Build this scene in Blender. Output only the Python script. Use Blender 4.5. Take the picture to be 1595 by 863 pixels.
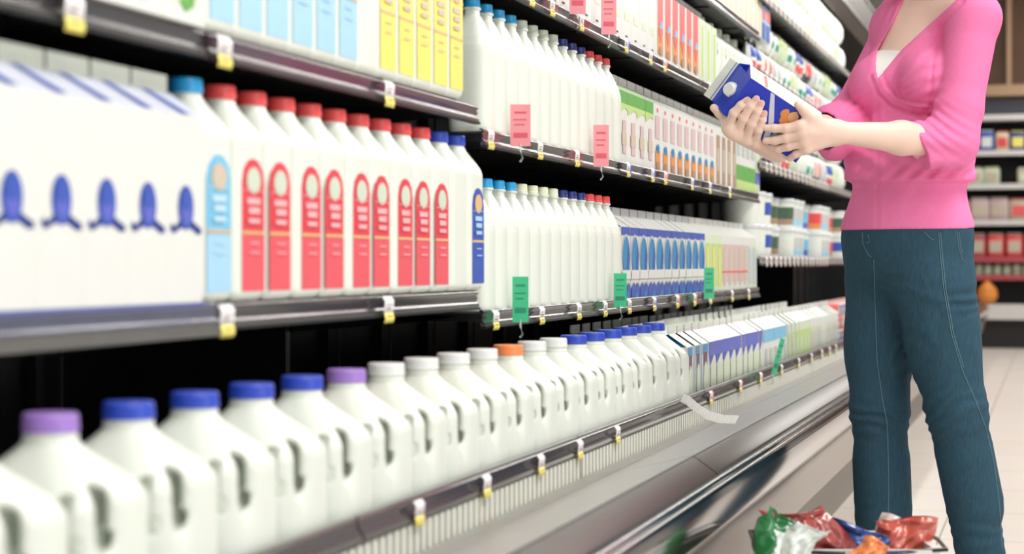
import bpy, bmesh, math, random
import numpy as np
from mathutils import Vector, Matrix
from mathutils.bvhtree import BVHTree
random.seed(7)
for _o in list(bpy.data.objects): bpy.data.objects.remove(_o)
SC = bpy.context.scene
COL = SC.collection
# ------------------------------------------------------------------ camera
FPX = 2900.0; CAMH = 0.78; VX, VY = 1640.0, 410.0
TH = math.atan((VX-797.5)/FPX); CT, ST = math.cos(TH), math.sin(TH)
cam_d = bpy.data.cameras.new('camera'); cam = bpy.data.objects.new('camera', cam_d); COL.objects.link(cam)
cam.location = (0, 0, CAMH); cam.rotation_euler = (math.pi/2, 0, TH)
cam_d.sensor_width = 36; cam_d.lens = FPX/1595*36
cam_d.shift_y = (VY-431.5)/1595
cam_d.clip_start = .05; cam_d.clip_end = 200
cam_d.dof.use_dof = True; cam_d.dof.focus_distance = 4.15; cam_d.dof.aperture_fstop = 4.0
SC.camera = cam
# ------------------------------------------------------------------ world and lights
W = bpy.data.worlds.new('world'); SC.world = W; W.use_nodes = True
W.node_tree.nodes['Background'].inputs[0].default_value = (0.97, 1.0, 1.0, 1)
W.node_tree.nodes['Background'].inputs[1].default_value = 1.0
def area(name, loc, sx, sy, power, rot=(0,0,0), col=(1,1,1)):
    l = bpy.data.lights.new(name, 'AREA'); l.shape = 'RECTANGLE'; l.size = sx; l.size_y = sy; l.energy = power; l.color = col
    o = bpy.data.objects.new(name, l); COL.objects.link(o); o.location = loc; o.rotation_euler = rot; return o
for i in range(5):                                   # fluorescent rows over the aisle
    area('aisle_light', (0.75, 0.6+i*3.9, 3.3), 0.5, 3.3, 120, (0, math.radians(14), 0), (1, .99, .96))
area('canopy_light', (-0.90, 10.2, 2.03), 0.10, 10.0, 40, (0, math.radians(-18), 0), (.97, 1, .98))
area('side_fill_light', (3.6, 1.0, 2.2), 6.0, 2.6, 175, (math.radians(0), math.radians(70), 0), (1, 1, 1))  # added soft fill from the right onto the shelf fronts; no window there
SC.view_settings.view_transform = 'Standard'; SC.view_settings.look = 'None'
SC.view_settings.exposure = -0.76; SC.view_settings.gamma = 1; SC.view_settings.use_curve_mapping = False

# ------------------------------------------------------------------ helpers
def Yat(x, d):
    Z = FPX*d/(CT*(VX-x)); return (Z-d*ST)/CT
def world(x, y, Z):
    xc = (x-797.5)/FPX*Z
    return Vector((xc*CT-Z*ST, xc*ST+Z*CT, CAMH+(VY-y)/FPX*Z))
MATS = {}
def lin(c):
    return tuple(((v/255)/12.92 if v/255 <= .04045 else ((v/255+.055)/1.055)**2.4) for v in c)
def mat(name, rgb, rough=.45, metal=0, spec=.5, var=.06, scale=30, bump=0, bscale=200, sss=0, coat=0, alpha=1, trans=0, stretch=(1,1,1)):
    if name in MATS: return MATS[name]
    m = bpy.data.materials.new(name); m.use_nodes = True; nt = m.node_tree; N = nt.nodes; L = nt.links
    p = N['Principled BSDF']; c = lin(rgb)
    tc = N.new('ShaderNodeTexCoord'); mp = N.new('ShaderNodeMapping'); mp.inputs['Scale'].default_value = stretch
    L.new(tc.outputs['Object'], mp.inputs[0])
    nz = N.new('ShaderNodeTexNoise'); nz.inputs['Scale'].default_value = scale; nz.inputs['Detail'].default_value = 3
    L.new(mp.outputs[0], nz.inputs['Vector'])
    mx = N.new('ShaderNodeMix'); mx.data_type = 'RGBA'
    mx.inputs['A'].default_value = (*[min(1, v*(1-var)) for v in c], 1); mx.inputs['B'].default_value = (*[min(1, v*(1+var)) for v in c], 1)
    L.new(nz.outputs[0], mx.inputs['Factor']); L.new(mx.outputs['Result'], p.inputs['Base Color'])
    p.inputs['Roughness'].default_value = rough; p.inputs['Metallic'].default_value = metal
    p.inputs['Specular IOR Level'].default_value = spec
    if coat: p.inputs['Coat Weight'].default_value = coat; p.inputs['Coat Roughness'].default_value = .08
    if sss:
        p.inputs['Subsurface Weight'].default_value = sss; p.inputs['Subsurface Radius'].default_value = (1, .6, .4); p.inputs['Subsurface Scale'].default_value = .012
    if alpha < 1: p.inputs['Alpha'].default_value = alpha
    if trans: p.inputs['Transmission Weight'].default_value = trans
    if bump:
        b = N.new('ShaderNodeBump'); b.inputs['Strength'].default_value = bump; b.inputs['Distance'].default_value = .004
        n2 = N.new('ShaderNodeTexNoise'); n2.inputs['Scale'].default_value = bscale; n2.inputs['Detail'].default_value = 4
        L.new(mp.outputs[0], n2.inputs['Vector']); L.new(n2.outputs[0], b.inputs['Height']); L.new(b.outputs[0], p.inputs['Normal'])
    MATS[name] = m; return m

class MB:
    """collects faces, builds one mesh; every face keeps a material slot"""
    def __init__(s): s.v = []; s.f = []; s.m = []; s.sm = []; s.mats = []
    def mi(s, m):
        if m not in s.mats: s.mats.append(m)
        return s.mats.index(m)
    def add(s, vs, fs, m, smooth=False):
        b = len(s.v); s.v += [tuple(v) for v in vs]; k = s.mi(m)
        for f in fs: s.f.append([i+b for i in f]); s.m.append(k); s.sm.append(smooth)
        return s
    def box(s, x0, x1, y0, y1, z0, z1, m, bev=0):
        if bev <= 0:
            v = [(x, y, z) for x in (x0, x1) for y in (y0, y1) for z in (z0, z1)]
            return s.add(v, [(0,1,3,2), (4,6,7,5), (0,4,5,1), (2,3,7,6), (0,2,6,4), (1,5,7,3)], m)
        bm = bmesh.new(); bmesh.ops.create_cube(bm, size=1)
        bmesh.ops.scale(bm, vec=(x1-x0, y1-y0, z1-z0), verts=bm.verts); bmesh.ops.translate(bm, vec=((x0+x1)/2, (y0+y1)/2, (z0+z1)/2), verts=bm.verts)
        bmesh.ops.bevel(bm, geom=list(bm.edges), offset=bev, segments=2, affect='EDGES', profile=.5)
        bm.verts.index_update(); s.add([v.co[:] for v in bm.verts], [[v.index for v in f.verts] for f in bm.faces], m, True); bm.free(); return s
    def quad(s, a, b, c, d, m): return s.add([a, b, c, d], [(0, 1, 2, 3)], m)
    def prism(s, pts, y0, y1, m, smooth=False, caps=True):      # (x,z) profile extruded along y
        n = len(pts); v = [(x, y0, z) for x, z in pts]+[(x, y1, z) for x, z in pts]
        f = [(i, (i+1) % n, n+(i+1) % n, n+i) for i in range(n)]
        s.add(v, f, m, smooth)
        if caps: s.add(v, [tuple(range(n))[::-1], tuple(range(n, 2*n))], m)
        return s
    def sheet(s, pts, y0, y1, m, smooth=True, t=.003):            # open profile with thickness
        out = []
        for i, (x, z) in enumerate(pts):
            a = pts[max(0, i-1)]; b = pts[min(len(pts)-1, i+1)]; dx, dz = b[0]-a[0], b[1]-a[1]; l = math.hypot(dx, dz) or 1
            out.append((x-dz/l*t, z+dx/l*t))
        return s.prism(list(pts)+out[::-1], y0, y1, m, smooth)
    def lathe(s, prof, m, n=24, c=(0, 0, 0), mlist=None, cap=True, sq=2.0, rot=0):   # prof (r,z); sq>2 gives squarish rings
        rings = []
        for r, z in prof:
            for i in range(n):
                a = 2*math.pi*i/n+rot; ca, sa = math.cos(a), math.sin(a)
                k = (abs(ca)**sq+abs(sa)**sq)**(-1/sq)
                rings.append((c[0]+r*k*ca, c[1]+r*k*sa, c[2]+z))
        for j in range(len(prof)-1):
            mm = mlist[j] if mlist else m
            s.add(rings[j*n:(j+2)*n], [(i, (i+1) % n, n+(i+1) % n, n+i) for i in range(n)], mm, True)
        if cap:
            s.add(rings[:n], [tuple(range(n))[::-1]], mlist[0] if mlist else m); s.add(rings[-n:], [tuple(range(n))], mlist[-1] if mlist else m)
        return s
    def tube(s, pts, r, m, n=8):
        P = [Vector(p) for p in pts]; v = []
        rs = r if isinstance(r, (list, tuple)) else [r]*len(P)
        for i, p in enumerate(P):
            t = (P[min(i+1, len(P)-1)]-P[max(i-1, 0)]).normalized()
            up = Vector((0, 0, 1)) if abs(t.z) < .9 else Vector((1, 0, 0))
            a = t.cross(up).normalized(); b = t.cross(a)
            for k in range(n):
                q = 2*math.pi*k/n; v.append(p+(a*math.cos(q)+b*math.sin(q))*rs[i])
        f = [(j*n+i, j*n+(i+1) % n, (j+1)*n+(i+1) % n, (j+1)*n+i) for j in range(len(P)-1) for i in range(n)]
        s.add(v, f, m, True); s.add(v, [tuple(range(n))[::-1], tuple(range(len(v)-n, len(v)))], m); return s
    def art(s, shapes, x0, lift=.0005):       # printed shapes on the front (+x) face: ('r',y0,y1,z0,z1,m) ('e',cy,cz,ry,rz,m) ('p',pts,m)
        for i, sh in enumerate(shapes):
            x = x0+lift*(i+1)
            if sh[0] == 'r': pts = [(sh[1], sh[3]), (sh[2], sh[3]), (sh[2], sh[4]), (sh[1], sh[4])]
            elif sh[0] == 'e': pts = [(sh[1]+sh[3]*math.cos(a*math.pi/9), sh[2]+sh[4]*math.sin(a*math.pi/9)) for a in range(18)]
            else: pts = sh[1]
            s.add([(x, y, z) for y, z in pts], [tuple(range(len(pts)))], sh[-1])
        return s
    def mesh(s, name):
        me = bpy.data.meshes.new(name); me.from_pydata(s.v, [], s.f)
        for m in s.mats: me.materials.append(m)
        me.polygons.foreach_set('material_index', s.m); me.polygons.foreach_set('use_smooth', s.sm); me.update(); return me
    def build(s, name, parent=None, loc=None):
        o = bpy.data.objects.new(name, s.mesh(name)); COL.objects.link(o)
        if parent: o.parent = parent
        if loc: o.location = loc
        return o

def tag(o, label=None, cat=None, group=None, kind=None):
    if label: o['label'] = label
    if cat: o['category'] = cat
    if group: o['group'] = group
    if kind: o['kind'] = kind
    return o
def thing(name, label, cat, loc=(0, 0, 0), rz=0, group=None):
    o = bpy.data.objects.new(name, None); COL.objects.link(o); o.empty_display_size = .05
    o.location = loc; o.rotation_euler = (0, 0, rz); return tag(o, label, cat, group)
KIDS = {}
def kids(o): return [c for c in COL.objects if c.parent == o]
class Proto:
    """first use places the built thing itself, later uses copy it with its parts"""
    def __init__(s, root): s.root = root; s.used = False; s.tree = [(c, kids(c)) for c in kids(root)]
    def put(s, loc, rz=0, label=None, group=None, tilt=None):
        if not s.used: r = s.root; s.used = True
        else:
            r = s.root.copy(); COL.objects.link(r)
            for c, gs in s.tree:
                cc = c.copy(); COL.objects.link(cc); cc.parent = r
                for g in gs:
                    gg = g.copy(); COL.objects.link(gg); gg.parent = cc
        r.location = loc; r.rotation_euler = tilt if tilt else (0, 0, rz)
        if label: r['label'] = label
        if group: r['group'] = group
        return r
ORD = 'first second third fourth fifth sixth seventh eighth ninth tenth eleventh twelfth thirteenth fourteenth fifteenth sixteenth seventeenth eighteenth nineteenth twentieth'.split()
ORD += ['twenty-'+w for w in ORD[:9]]+['thirtieth']+['thirty-'+w for w in ORD[:9]]+['fortieth']+['forty-'+w for w in ORD[:9]]

# ---------- implicit surfaces (smoothly blended solids turned into one mesh)
def nets(fn, lo, hi, h):
    lo = np.array(lo, np.float32); hi = np.array(hi, np.float32)
    n = np.ceil((hi-lo)/h).astype(int)+1
    ax = [lo[i]+h*np.arange(n[i], dtype=np.float32) for i in range(3)]
    X, Y, Z = np.meshgrid(*ax, indexing='ij'); V = fn(X, Y, Z).astype(np.float32)
    S = V < 0; cs = [m-1 for m in n]
    cnt = np.zeros(cs, np.float32); acc = np.zeros((*cs, 3), np.float32)
    def sl(o): return tuple(slice(o[i], o[i]+cs[i]) for i in range(3))
    for a in range(3):
        b, c = [i for i in range(3) if i != a]
        for ob in (0, 1):
            for oc in (0, 1):
                o0 = [0, 0, 0]; o0[b] = ob; o0[c] = oc; o1 = list(o0); o1[a] = 1
                v0 = V[sl(o0)]; v1 = V[sl(o1)]; m = S[sl(o0)] != S[sl(o1)]
                t = np.where(m, v0/np.where(m, v0-v1, 1), 0)
                cnt += m
                acc[..., a] += np.where(m, t, 0); acc[..., b] += m*ob; acc[..., c] += m*oc
    mk = cnt > 0; idx = -np.ones(cs, np.int64); idx[mk] = np.arange(mk.sum())
    ijk = np.argwhere(mk); P = lo+h*(ijk+acc[mk]/cnt[mk][:, None])
    Q = []
    for a in range(3):
        b, c = (a+1) % 3, (a+2) % 3
        r = [slice(1, cs[i]) for i in range(3)]; r[a] = slice(0, cs[a])
        r1 = list(r); r1[a] = slice(1, cs[a]+1)
        s0 = S[tuple(r)]; s1 = S[tuple(r1)]
        e = np.argwhere(s0 != s1); flip = s0[tuple(e.T)]
        e = e+np.array([0 if i == a else 1 for i in range(3)])
        db = np.eye(3, dtype=int)[b]; dc = np.eye(3, dtype=int)[c]
        q = np.stack([idx[tuple((e-db-dc).T)], idx[tuple((e-dc).T)], idx[tuple(e.T)], idx[tuple((e-db).T)]], 1)
        q[~flip] = q[~flip][:, ::-1]; Q.append(q)
    return P, np.concatenate(Q)
def cone(X, Y, Z, a, b, ra, rb):
    ax, ay, az = a; bx, by, bz = b[0]-ax, b[1]-ay, b[2]-az; L = bx*bx+by*by+bz*bz+1e-9
    px, py, pz = X-ax, Y-ay, Z-az; t = np.clip((px*bx+py*by+pz*bz)/L, 0, 1)
    return np.sqrt((px-t*bx)**2+(py-t*by)**2+(pz-t*bz)**2)-(ra+(rb-ra)*t)
def ell(X, Y, Z, c, r, R=None):
    px, py, pz = X-c[0], Y-c[1], Z-c[2]
    if R is not None:
        R = np.array(R, np.float32); px, py, pz = (R[0][0]*px+R[0][1]*py+R[0][2]*pz, R[1][0]*px+R[1][1]*py+R[1][2]*pz, R[2][0]*px+R[2][1]*py+R[2][2]*pz)
    k0 = np.sqrt((px/r[0])**2+(py/r[1])**2+(pz/r[2])**2); k1 = np.sqrt((px/r[0]**2)**2+(py/r[1]**2)**2+(pz/r[2]**2)**2)+1e-6
    return k0*(k0-1)/k1
def smin(a, b, k):
    h = np.clip(.5+.5*(b-a)/k, 0, 1); return b+(a-b)*h-k*h*(1-h)
def smax(a, b, k): return -smin(-a, -b, k)
def mesh_np(name, P, Q, mats, mi=None):
    me = bpy.data.meshes.new(name); me.from_pydata(P.tolist(), [], Q.tolist())
    for m in mats: me.materials.append(m)
    if mi is not None: me.polygons.foreach_set('material_index', mi)
    me.polygons.foreach_set('use_smooth', [True]*len(Q)); me.update(); return me
def link(name, me, parent=None):
    o = bpy.data.objects.new(name, me); COL.objects.link(o)
    if parent: o.parent = parent
    return o

# ------------------------------------------------------------------ materials
M_white = mat('white_plastic', (230, 234, 226), .38, var=.02, spec=.4)
M_jug = mat('milky_plastic', (227, 232, 222), .3, var=.03, scale=14, spec=.45, sss=.0)
M_carton = mat('coated_white_board', (226, 227, 222), .35, var=.02)
M_black = mat('black_enamel', (16, 16, 17), .4, var=.2)
M_inner = mat('case_interior_black', (13, 14, 15), .28, var=.2)
M_rail = mat('dark_price_rail', (52, 46, 48), .22, var=.25, scale=9, stretch=(1, .3, 8), coat=.6)
M_rail2 = mat('grey_rail_edge', (128, 126, 122), .3, metal=.7, var=.12)
M_shelfpan = mat('shelf_pan_dark', (38, 38, 38), .35, metal=.3, var=.2)
M_steel = mat('brushed_steel', (176, 172, 170), .27, metal=1, var=.1, scale=14, stretch=(30, 1, 30))
M_steel2 = mat('satin_steel', (196, 192, 190), .36, metal=.85, var=.12, scale=22)
M_mirror = mat('polished_steel', (150, 145, 143), .1, metal=1, var=.05)
M_chrome = mat('chrome_trim', (225, 225, 225), .1, metal=1, var=.02)
M_kick = mat('kick_panel_grey', (150, 140, 132), .32, metal=.75, var=.1, scale=60)
M_toe = mat('dark_toe', (112, 102, 88), .4)
M_slat = mat('grille_slat_white', (225, 226, 214), .4)
M_slotd = mat('grille_dark', (40, 42, 44), .5)
M_yel = mat('label_yellow', (246, 230, 112), .4)
M_gold = mat('label_gold', (222, 184, 130), .4)
M_red = mat('label_red', (222, 62, 76), .4, var=.12, scale=120)
M_redl = mat('label_red_light', (228, 88, 98), .4, var=.15, scale=200)
M_lb = mat('label_light_blue', (120, 192, 226), .4, var=.12, scale=160)
M_lbp = mat('label_pale_blue', (165, 210, 236), .4, var=.1, scale=160)
M_blue = mat('label_blue', (52, 84, 178), .4, var=.15, scale=120)
M_navy = mat('navy_blue', (34, 52, 130), .35)
M_cyan = mat('cyan_blue', (26, 140, 196), .3)
M_capb = mat('cap_royal_blue', (44, 72, 190), .35, var=.05)
M_capsky = mat('cap_sky_blue', (30, 160, 222), .3, var=.05)
M_caplil = mat('cap_lilac', (160, 122, 205), .35, var=.05)
M_caporg = mat('cap_orange', (248, 140, 82), .35, var=.05)
M_capred = mat('cap_red', (232, 78, 78), .35, var=.05)
M_capw = mat('cap_white', (228, 230, 230), .35, var=.02)
M_capcr = mat('cap_cream', (226, 230, 200), .35, var=.03)
M_capcl = mat('cap_pale_green', (205, 216, 200), .35, var=.03)
M_capnv = mat('cap_navy', (30, 44, 120), .3, var=.05)
M_emb = mat('emblem_pale', (205, 216, 196), .4)
M_txt = mat('print_pale_text', (246, 180, 182), .4)
M_green = mat('print_green', (96, 168, 74), .4, var=.15, scale=120)
M_greenl = mat('print_light_green', (188, 214, 132), .4, var=.15, scale=120)
M_greenp = mat('print_pale_green', (214, 226, 196), .4, var=.12, scale=200)
M_org = mat('print_orange', (226, 146, 78), .4, var=.2, scale=120)
M_tan = mat('print_tan', (206, 190, 168), .4, var=.15, scale=120)
M_pinkp = mat('print_dusty_pink', (214, 186, 186), .4, var=.12, scale=120)
M_brown = mat('print_brown', (170, 140, 116), .4, var=.2, scale=120)
M_coral = mat('print_coral', (240, 96, 96), .4, var=.12, scale=120)
M_grey = mat('print_grey', (196, 200, 200), .4, var=.1, scale=150)
M_teal = mat('print_teal', (30, 120, 150), .4)
M_tealg = mat('print_teal_green', (24, 158, 136), .4)
M_plum = mat('print_plum', (110, 60, 90), .4)
M_ink = mat('print_dark', (60, 60, 70), .5)
M_vio = mat('print_violet_blue', (90, 100, 196), .4, var=.15, scale=100)
M_talkp = mat('talker_pink', (250, 160, 168), .4, alpha=.92)
M_talkg = mat('talker_green', (66, 196, 140), .4, alpha=.95)
M_clear = mat('clear_plastic', (235, 240, 240), .1, alpha=.35)
M_tagw = mat('tag_white', (244, 240, 240), .4)
# ------------------------------------------------------------------ room
XF = {'l': -1.72, 'r': 5.0}
M_floor = bpy.data.materials.new('floor_tile'); M_floor.use_nodes = True
def floor_mat(m):
    nt = m.node_tree; N = nt.nodes; L = nt.links; p = N['Principled BSDF']
    tc = N.new('ShaderNodeTexCoord'); mp = N.new('ShaderNodeMapping'); mp.inputs['Location'].default_value = (.31, .1, 0)
    br = N.new('ShaderNodeTexBrick'); br.offset = 0; br.inputs['Scale'].default_value = 1; br.inputs['Mortar Size'].default_value = .003
    br.inputs['Brick Width'].default_value = .61; br.inputs['Row Height'].default_value = .61; br.inputs['Mortar Smooth'].default_value = .2
    br.inputs['Color1'].default_value = (*lin((240, 230, 222)), 1); br.inputs['Color2'].default_value = (*lin((236, 225, 217)), 1)
    br.inputs['Mortar'].default_value = (*lin((165, 150, 138)), 1)
    L.new(tc.outputs['Object'], mp.inputs[0]); L.new(mp.outputs[0], br.inputs[0])
    nz = N.new('ShaderNodeTexNoise'); nz.inputs['Scale'].default_value = 6; nz.inputs['Detail'].default_value = 5
    L.new(tc.outputs['Object'], nz.inputs[0])
    mx = N.new('ShaderNodeMix'); mx.data_type = 'RGBA'; mx.blend_type = 'MULTIPLY'; mx.inputs['Factor'].default_value = .12
    L.new(br.outputs[0], mx.inputs['A']); L.new(nz.outputs[1], mx.inputs['B']); L.new(mx.outputs['Result'], p.inputs['Base Color'])
    p.inputs['Roughness'].default_value = .28
floor_mat(M_floor)
def struct(name, mb): o = mb.build(name); o['kind'] = 'structure'; return o
YB = 18.6
struct('floor', MB().box(-2.2, 6, -3, YB+.3, -.08, 0, M_floor))
M_ceil = mat('ceiling_white', (236, 236, 232), .8)
M_wallp = mat('wall_paint', (238, 236, 232), .8)
M_wood = mat('cabinet_wood', (128, 96, 70), .45, var=.2, scale=8, stretch=(1, 1, 8))
M_woodd = mat('cabinet_wood_light', (168, 136, 106), .45, var=.1)
M_dglass = mat('dark_brown_glass', (86, 62, 46), .15, var=.2, scale=4)
struct('ceiling', MB().box(-2.2, 6, -3, YB+.3, 3.5, 3.58, M_ceil))
struct('wall_left', MB().box(-1.80, -1.70, -3, YB, 0, 3.5, M_wallp))
struct('wall_back', MB().box(-1.80, 6, YB, YB+.1, 0, 3.5, M_wallp))

# ------------------------------------------------------------------ refrigerated cases
def seg(ya, yb, n, first, near, far, k):
    c = thing('refrigerated_case', 'black dairy display case with steel front sill, %s' % near, 'display case', (0, ya, 0), 0, 'dairy cases along the left wall')
    L = yb-ya
    b = MB(); b.box(-1.69, -1.64, 0.002, L-.002, .0, 2.25, M_inner)
    for i in range(int(L/.36)+1):
        y = .16+i*.36
        if y < L-.12: b.box(-1.64, -1.622, y-.012, y+.012, .4, 1.95, M_shelfpan); b.box(-1.641, -1.636, y+.10, y+.102, .42, 1.9, M_rail2)
    for z in (.62, 1.2): b.box(-1.645, -1.636, 0, L, z, z+.012, M_black)
    b.build('back_panel', c)
    d = MB(); d.box(-1.64, -.815, 0, L, .36, .398, M_shelfpan); d.build('deck', c)
    g = MB(); g.box(-.812, -.806, 0, L, .385, .442, M_slotd)
    y = .01
    while y < L-.02:
        g.box(-.806, -.796, y, y+.012, .392, .441, M_slat); y += .026
    g.build('air_grille', c)
    s = MB(); s.sheet([(-.80, .392), (-.79, .401), (-.745, .409), (-.742, .405), (-.735, .411), (-.612, .441), (-.600, .443)], .002, L-.002, M_steel2, False)
    s.build('sill', c)
    f = MB(); f.sheet([(-.600, .443), (-.594, .441), (-.560, .417), (-.556, .413)], .004, L-.004, mat('sill_face_grey', (82, 76, 72), .34, metal=.5, var=.1, scale=30), True); f.build('sill_face', c)
    q = MB(); q.tube([(-.549, .0, .407), (-.549, L, .407)], .009, M_chrome, 12); q.build('bumper_trim', c)
    p = MB(); p.sheet([(-.548, .402), (-.541, .396), (-.538, .385), (-.538, .345), (-.543, .337)], 0, L, M_mirror, True, .01); p.build('bumper_panel', c)
    kk = MB(); kk.sheet([(-.545, .336), (-.560, .30), (-.592, .20), (-.600, .186), (-.61, .184)], 0, L, M_kick, True, .01); kk.build('kick_panel', c)
    t = MB(); t.box(-.70, -.655, 0, L, 0, .22, M_toe); t.box(-1.64, -.62, 0, L, .2, .24, M_toe); t.build('toe_board', c)
    if k:
        for yy in ((0,) if first else ())+(L-.02,):
            e = MB(); e.prism([(-1.64, .405), (-1.35, .405), (-1.35, 1.9), (-1.64, 1.9)], yy, yy+.02, M_black); e.build('end_panel', c)
        cn = MB(); cn.prism([(-1.64, 2.25), (-1.0, 2.25), (-.98, 2.22), (-.98, 2.05), (-1.04, 2.02), (-1.06, 2.05), (-1.64, 2.08)], 0, L, mat('canopy_brown_grey', (84, 76, 72), .4, var=.1))
        cn.build('canopy', c)
        ct = MB(); ct.box(-.979, -.972, 0.004, L-.004, 2.05, 2.07, M_rail2); ct.box(-.979, -.972, 0.004, L-.004, 2.205, 2.22, M_rail2); ct.build('canopy_trim', c)
    return c
Y0, Y1, Y2, Y3, Y4, Y5 = .80, Yat(750.5, .98), Yat(1184, .98), 10.15, 13.8, 16.6
seg(Y0, Y1, 3, True, 'nearest section holding the milk jugs', '', 1)
seg(Y1, Y2, 3, False, 'second section behind the capped bottles', '', 1)
seg(Y2, Y3, 3, False, 'third section with stacked tubs behind the shopper', '', 1)
seg(Y3, Y4, 3, False, 'fourth section hidden mostly by the shopper', '', 1)
seg(Y4, Y5, 3, False, 'last section by the end shelving', '', 1)
def rail_thing(ya, yb, desc):
    r = thing('price_rail', 'dark price rail on the bottom deck edge, %s' % desc, 'price rail', (0, ya, 0), 0, 'price rails along the bottom deck')
    L = yb-ya
    b = MB(); b.sheet([(-.812, .443), (-.799, .443), (-.793, .448), (-.798, .456), (-.802, .462), (-.802, .468), (-.812, .474)], .003, L-.003, M_rail, True, .004); b.build('channel', r)
    e = MB(); e.tube([(-.806, .003, .473), (-.806, L-.003, .473)], .0035, M_rail2, 8); e.build('top_edge', r); return r
ys = [Y0, Yat(560, .8), Y1, Yat(1100, .8), Y2, Y3]
for i, dsc in enumerate(['at the lower left under the first jugs', 'under the white capped jugs', 'with a torn paper strip', 'below the short cartons', 'far end beside the shopper']):
    rail_thing(ys[i], ys[i+1], dsc)

SHELVES = []
def shelf(ya, yb, z, lbl, d=.98, depth=.55, lip=.034, lipm=None, back=True):
    """z = top of the lip; the pan sits 6 mm lower"""
    L = yb-ya
    s = thing('display_shelf', lbl, 'shelf', (0, ya, z), 0, 'black steel shelves of the dairy cases')
    xb = -(d+depth); xf = -d
    p = MB(); p.box(xb, xf-.004, .004, L-.004, -.022, -.008, M_shelfpan)
    for k in range(2): p.box(xb+.02, xf-.03, L*(k+.5)/2-.01, L*(k+.5)/2+.01, -.026, -.022, M_black)
    p.build('shelf_pan', s)
    r = MB(); pr = [(xf-.006, 0), (xf, -.001), (xf+.002, -.006), (xf-.002, -.010), (xf+.001, -.014), (xf-.002, -.018), (xf+.001, -.022), (xf+.004, -.026)]
    r.sheet(pr[::-1], .003, L-.003, lipm or M_rail, True, .003)
    r.box(xf-.004, xf+.003, .003, L-.003, -.030, -.024, M_rail2); r.box(xf-.004, xf+.006, .003, L-.003, -lip, -.030, M_shelfpan if lip < .036 else M_rail2)
    r.build('price_channel', s)
    for yy in (.004, L-.008):
        b = MB(); b.prism([(xb-.09, -.008), (xf-.05, -.012), (xf-.12, -.024), (xb+.10, -.05), (xb-.09, -.07)], yy, yy+.004, M_black); b.build('bracket', s)
    SHELVES.append((ya, yb, z, d)); return s
ya_, yb_ = Y0+.06, Yat(321, .98)
ZM1, ZU1 = .732, 1.060
Z2 = [.697, 1.022, 1.315, 1.586]
Z3 = [.805, 1.14, 1.46, 1.735]
shelf(ya_, yb_-.002, ZM1+.003, 'black shelf under the white cartons with blue emblem', d=.965, lip=.042, lipm=mat('rail_blueish', (70, 74, 96), .25, var=.2, coat=.5))
shelf(yb_, Y1-.024, ZM1, 'dark shelf under the half gallon jugs with red labels')
shelf(ya_, yb_-.002, ZU1, 'upper dark shelf at the top left corner above the cartons')
shelf(yb_, Y1-.024, ZU1, 'upper dark shelf with purple sheen under the yellow labels', lipm=mat('rail_purple_sheen', (66, 44, 56), .22, var=.3, coat=.6))  # purple reflection on the dark lip is put into its base colour
q = (Y2-.024-Y1)/3
nm2 = ['lower shelf', 'middle shelf', 'upper shelf', 'topmost shelf']
w3 = ['near third of the bottle section', 'central third of the bottle section', 'far third of the bottle section']
for zi, z in enumerate(Z2):
    for k in range(3): shelf(Y1+q*k+.003, Y1+q*(k+1)-.003, z, 'dark grey %s in the %s' % (nm2[zi], w3[k]))
q3 = (Y3-.03-Y2)/3
w4 = ['start of the tub section', 'middle of the tub section behind the arms', 'far end of the tub section']
for zi, z in enumerate(Z3):
    for k in range(3): shelf(Y2+q3*k+.003, Y2+q3*(k+1)-.003, z, 'pale edged %s at the %s' % (nm2[zi], w4[k]), lipm=mat('rail_pale', (150, 142, 136), .35))

# ------------------------------------------------------------------ cartons, jugs, bottles
def carton_mesh(w, h, g, arts, body=M_carton, roof=M_carton, fin=M_carton, tri=None, edge=None):
    m = MB(); a = w/2; b = .0025
    # body with chamfered corners
    pts = [(-a+b, -a), (a-b, -a), (a, -a+b), (a, a-b), (a-b, a), (-a+b, a), (-a, a-b), (-a, -a+b)]
    n = 8; v = [(x, y, 0) for x, y in pts]+[(x, y, h) for x, y in pts]
    m.add(v, [(i, (i+1) % n, n+(i+1) % n, n+i) for i in range(n)]+[tuple(range(n))[::-1]], body)
    t = .0022; zg = h+g*.62; zt = h+g
    m.quad((a, -a, h), (a, a, h), (t, a, zg), (t, -a, zg), roof); m.quad((-a, a, h), (-a, -a, h), (-t, -a, zg), (-t, a, zg), roof)
    tr = tri or roof; k = .028
    for sy in (-1, 1):     # folded-in gable triangle
        m.add([(a, sy*a, h), (-a, sy*a, h), (0, sy*(a-k), zg)], [(0, 1, 2) if sy > 0 else (0, 2, 1)], tr)
        m.add([(a, sy*a, h), (0, sy*(a-k), zg), (t, sy*a, zg)], [(0, 1, 2)], tr); m.add([(-a, sy*a, h), (0, sy*(a-k), zg), (-t, sy*a, zg)], [(0, 2, 1)], tr)
    m.box(-t, t, -a+.004, a-.004, zg, zt, fin)
    m.box(-t-.0004, t+.0004, -a+.004, a-.004, zg+.006, zg+.007, M_grey)
    m.art(arts, a)
    return m
def carton_proto(kind, w, h, g, arts, cap=None, **kw):
    root = thing('milk_carton' if kind is None else kind, '', 'carton'); carton_mesh(w, h, g, arts, **kw).build('carton_body', root)
    if cap:
        c = MB(); c.lathe([(.013, 0), (.013, .010), (.0115, .012)], cap, 16); o = c.build('screw_cap', root); o.location = (w*.27, 0, h+g*.30); o.rotation_euler = (0, math.radians(52), 0)
    return Proto(root)
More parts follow.
